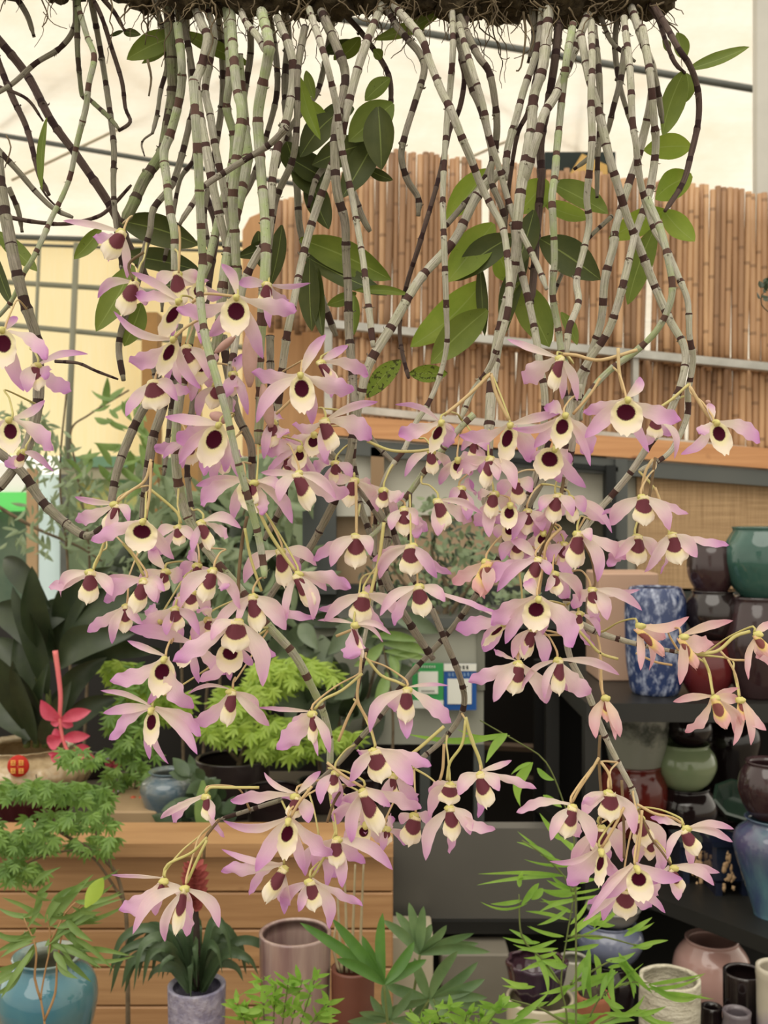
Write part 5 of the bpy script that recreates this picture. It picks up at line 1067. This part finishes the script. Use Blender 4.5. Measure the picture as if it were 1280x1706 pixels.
def near_cane(x, y, Y, maxd=1e9):
    best = None
    for p, pl, ci in cane_pts:
        q = (p.x/p.y*F+640, 853-(p.z-CAMZ)/p.y*F); d = math.hypot(q[0]-x, q[1]-y)+abs(p.y-Y)*250
        if best is None or d < best[0]: best = (d, p, pl)
    return best
SC = .9
def make_flower(line):
    f = line.split('/'); h = f[0].split(); hx, hy, Y = float(h[0]), float(h[1]), float(h[2])-.0; tone = int(h[3])
    px = Y/F; hub = P(hx, hy, Y)
    if len(f) > 3 and f[3].strip():
        ax, ay = [float(q) for q in f[3].split()]; d, cp, pl = near_cane(ax, ay, Y+.04)
        mid = P(ax, ay, Y+.035)
    else:
        best = None
        for p, pl_, ci in cane_pts:
            qx, qy = p.x/p.y*F+640, 853-(p.z-CAMZ)/p.y*F; dd = math.hypot(qx-hx, qy-hy)
            cost = abs(dd-45)+(70 if qy > hy-5 else 0)+abs(p.y-Y-.04)*300
            if best is None or cost < best[0]: best = (cost, p, pl_)
        cp, pl = best[1], best[2]; mid = None
    root = empty('flower', hub, plants[pl])
    lk = f[1].split(); kind = lk[0]; bx, by, hw, yaw = [float(q) for q in lk[1:5]]; hw *= .95 if kind == 'D' else .90
    petals = []
    for q in f[2].split():
        k = q[0]; x, y, wd = [float(a) for a in q[1:].split(',')]
        proj = math.hypot(x-hx, y-hy); full = 100 if k == 's' else 98
        dep = math.sqrt(max(0, full*full-proj*proj))*.55*px
        isfront = (kind != 'D')
        if k == 'p': sg = 1 if rnd.random() < .8 else -.6
        else: sg = (-.55 if isfront and y > hy+8 and rnd.random() < .7 else .8)
        if kind == 'D' and abs(x-bx) < 50 and y > hy: sg = 1; dep = max(dep, .012)
        tip = P(x, y, Y+max(-.02, min(.045, sg*dep))); d = (tip-hub).normalized()
        side = d.cross(VY)+VY*rnd.uniform(-.55, .55)*(1 if wd > 8 else 1.8)
        lean = rnd.uniform(-.14, .14); arch = rnd.uniform(-.14, .14)
        if k == 's' and kind == 'M' and y > hy+8: lean = (.15 if x > hx else -.15)*min(1, abs(x-hx)/25)+rnd.uniform(-.03, .03)
        mb = MB(); start = hub+d*2.5*px+VY*(.005 if kind == 'D' else (-.0025 if k == 's' and y > hy+8 else .002))
        if k == 'p': blade(mb, start, tip, wd*px*.86, side, arch, lean, rnd.uniform(-.35, .5), .36, 24, 8, .66, .62, .34, rnd.uniform(-.1, .2), rnd.random()*9)
        else: blade(mb, start, tip, wd*px*.76, side, arch, lean, rnd.uniform(.25, .7), .10, 18, 6, .52, .70, .38, rnd.uniform(-.12, .12), rnd.random()*9)
        t2 = tone if rnd.random() < .75 or tone == 3 else rnd.choice((0, 1, 2))
        if k == 'p' and t2 == 1 and rnd.random() < .4: t2 = 0
        mb.build('petal' if k == 'p' else 'sepal', PET[t2], root)
    # lip: a cup that is open towards us (D) or seen from its back (M)
    bot = P(bx, by, Y-.004); ax_ = bot-hub; L = ax_.length*1.04; dn = ax_.normalized(); side = dn.cross(VY).normalized(); nr = VY.copy()
    a = math.radians(yaw); s2 = side*math.cos(a)+nr*math.sin(a); n2 = nr*math.cos(a)-side*math.sin(a); W = hw*px
    mb = MB(); rows, uvs = [], []; N, Mn = 16, 14; sd = rnd.random()*9
    for i in range(N+1):
        v = i/N; row, u = [], []
        if kind == 'D': k = W*(max(0, 1-abs((v-.54)/.50)**2.6)**.5); k = max(k, .25*W*(1-v)) if v < .5 else k
        elif kind == 'O': k = W*(.3+.7*math.sin(math.pi*v*.8))
        else: k = W*(.46+.60*min(1, v/.72)**1.2) if v < .72 else W*max(0, 1-((v-.72)/.285)**3.6)**.5
        for j in range(Mn+1):
            x = 2*j/Mn-1; ed = max(abs(x)**4, max(0, (v-.85)/.15))
            wob = 1+.035*math.sin(x*7+sd)*ed
            if kind == 'D': dep = .40*W*(1-x*x*.9)*math.sin(math.pi*min(1, v*.95))+W*.10*math.sin(v*22+sd)*abs(x)**6-W*.1*(1-v)-.002
            elif kind == 'O': dep = -.8*W*(1-x*x)
            else: dep = -.75*W*(1-x*x*1.0)*(1-.45*v)+W*.14*math.sin(x*11+sd)*max(0, v-.6)+.10*W*v-.002
            row.append(hub+dn*(v*L*(1-.09*x*x*(v > .5)*v)*(wob if v > .8 else 1))+s2*(x*k*(wob if v < .9 else 1))+n2*dep); u.append((x*k/W*.5+.5, v))
        rows.append(row); uvs.append(u)
    mb.grid(rows, uvs)
    mb.build('lip', LIP_IN if kind == 'D' else (LIP_OLD if tone == 3 else LIP_OUT), root)
    # column (front view) or the yellow green chin (seen from behind)
    mb = MB()
    if kind == 'D':
        mb.ball(hub+dn*4*px-VY*.0035, 5*px, .004, 6*px, 10, 8); mb.ball(hub+dn*1*px-VY*.002, 6*px, .004, 4*px, 10, 8)
        mb.build('column', YG, root)
    else:
        r = 7.5*px
        mb.ball(hub+dn*3*px+side*rnd.uniform(-3, 3)*px-VY*.002, r*1.15, r*.9, r*.8, 14, 10, .3)
        mb.build('spur', YG, root)
    # stalk
    back = hub+VY*.002+Vector((0,0,3*px)); pts = [hub+VY*.003, back+Vector((0, .003, 7*px))]
    if mid is not None:
        if (mid-back).length > 14*px:
            m2 = (mid+pts[-1])/2+Vector((0, 0, 5*px)); pts += [m2, mid]
        if (cp-mid).length > 4*px: pts.append(cp)
    else:
        pts += [(pts[-1]+cp)/2+Vector((0,.004,4*px)), cp]
    sm = catmull(pts, .003); n = len(sm); mb = MB()
    mb.tube(sm, [(2.3-.6*math.sin(math.pi*min(1, i/n*1.2)))*px*.92 for i in range(n)], 7)
    mb.build('flower_stalk', PED[0 if rnd.random() < .55 else 1], root)
for ln_ in FL.split('\n'): make_flower(ln_)
# branching flower stems and small buds
for pl, k, w_, Y, s in ((3,2,5,.77,"1092,762;1088,790;1080,835;1064,870;1061,888"),(3,1,5,.76,"1088,765;1078,780;1072,800;1070,822"),(3,1,4,.755,"1092,812;1105,850;1117,886"),
    (3,0,5,.76,"955,1040;978,1065;1000,1088;1030,1098"),(3,0,6,.76,"1150,1090;1180,1088;1200,1082;1225,1060;1250,1052"),(3,1,4,.76,"1200,1084;1215,1098;1242,1100"),(3,1,4,.77,"1060,1088;1090,1102;1120,1108"),
    (3,1,5,.76,"1000,1085;1002,1110;1001,1140;1006,1158"),(3,0,5,.76,"1172,1096;1182,1120;1186,1145;1189,1158"),(3,1,4,.76,"1213,1098;1226,1125;1233,1160"),
    (3,2,5,.765,"1000,1225;998,1260;1000,1300;1003,1340;1000,1372"),(3,1,5,.76,"998,1262;985,1285;965,1315;954,1336"),(3,1,5,.76,"1002,1270;1015,1290;1018,1314"),(3,2,5,.75,"1036,1300;1038,1340;1040,1390;1040,1430"),
    (3,1,5,.745,"1070,1350;1066,1400;1060,1440"),(3,1,5,.745,"1040,1345;1025,1375;1003,1412"),(3,2,4,.75,"1065,1350;1085,1395;1100,1415;1118,1440"),(3,1,5,.755,"1062,1340;1090,1355;1120,1362;1140,1374"),
    (3,2,6,.765,"940,795;932,840;915,890;898,925;890,950"),(3,1,5,.76,"935,880;912,905;905,940;898,990"),(3,1,4,.77,"975,862;950,905;925,940"),(3,2,4,.77,"962,850;965,890;985,930;992,970;988,978"),
    (1,0,6,.745,"424,832;445,880;470,920;493,952"),(1,2,6,.765,"412,860;404,900;398,960;398,1000"),(1,0,5,.76,"408,880;418,930;436,985"),(1,1,5,.765,"252,765;242,800;215,820;196,836"),(1,1,5,.755,"252,770;250,820;243,862"),
    (1,0,5,.775,"250,815;275,835;296,855;302,872"),(1,0,5,.765,"180,885;168,920;156,948"),(1,0,5,.77,"205,905;225,930;240,960"),(1,1,5,.76,"604,1080;600,1120;596,1165;615,1205;626,1243"),(1,1,5,.77,"596,1165;580,1195;564,1235"),
    (1,0,5,.75,"604,1122;570,1150;540,1165;524,1182"),(1,0,5,.75,"612,1098;635,1125;660,1135;676,1143"),(2,0,6,.755,"640,870;632,930;620,980;608,1036"),(2,1,5,.765,"593,800;594,850;594,888"),
    (2,0,5,.765,"612,735;650,750;690,752;722,748"),(2,0,6,.755,"776,1195;785,1230;798,1262;803,1284"),(2,1,5,.765,"740,1240;738,1280;733,1300"),(2,0,5,.755,"776,1200;770,1240;750,1270;745,1300"),(2,0,6,.75,"740,1210;700,1245;660,1275"),
    (3,1,6,.755,"818,622;790,650;765,672;740,692"),(3,1,6,.755,"818,622;828,660;848,700"),(3,1,6,.76,"1030,580;1032,620;1040,655"),(3,1,6,.765,"1062,583;1000,600;960,592;935,590"),(3,0,5,.76,"1148,640;1120,665;1098,680"),(3,1,6,.755,"1150,645;1165,670;1185,700"),
    (3,1,5,.765,"1000,630;985,655;955,690"),(1,0,5,.755,"345,1395;320,1420;280,1440;272,1462"),(1,0,5,.75,"345,1400;330,1430;312,1470"),(1,2,5,.76,"365,1366;352,1382;342,1398;340,1430"),(1,0,5,.75,"432,1312;380,1312;350,1312;343,1322"),
    (1,1,5,.74,"520,1310;500,1335;484,1362"),(1,1,5,.74,"545,1270;570,1290;605,1312"),(1,0,5,.75,"560,1385;545,1420;520,1462"),(1,2,5,.76,"590,1290;560,1330;545,1370"),(2,1,5,.76,"614,1000;600,1040;560,1060"),
    (1,1,5,.745,"320,505;340,490;395,494"),(1,1,5,.75,"460,690;490,660;500,630"),(1,1,5,.75,"345,525;310,545;292,562"),(1,2,5,.77,"240,420;215,440;222,468"),(1,1,4,.78,"298,375;300,400;298,455")):
    v = [float(q) for q in s.replace(';', ',').split(',')]
    pts = catmull([P(v[i], v[i+1], Y) for i in range(0, len(v), 2)], .003); mb = MB(); mb.tube(pts, w_*.5*Y/F, 7); mb.build('flower_stem', PED[k], plants[pl])
BUD = simple('bud_skin', (186,150,130), (214,176,168), 40, .6, trans=.2)
for pl, Y, a, b, w_ in ((1,.775,(417,545),(416,645),13),(1,.79,(392,560),(358,588),7),(1,.79,(350,690),(380,702),10),(1,.78,(452,712),(437,640),11),(3,.77,(1184,672),(1176,668),4)):
    A = P(*a, Y); B = P(*b, Y); mb = MB(); n = 12
    mb.tube([A+(B-A)*i/n for i in range(n+1)], [max(.0004, w_*Y/F*math.sin(math.pi*(.06+.9*i/n))**.7) for i in range(n+1)], 12); mb.build('flower_bud', BUD, plants[pl])
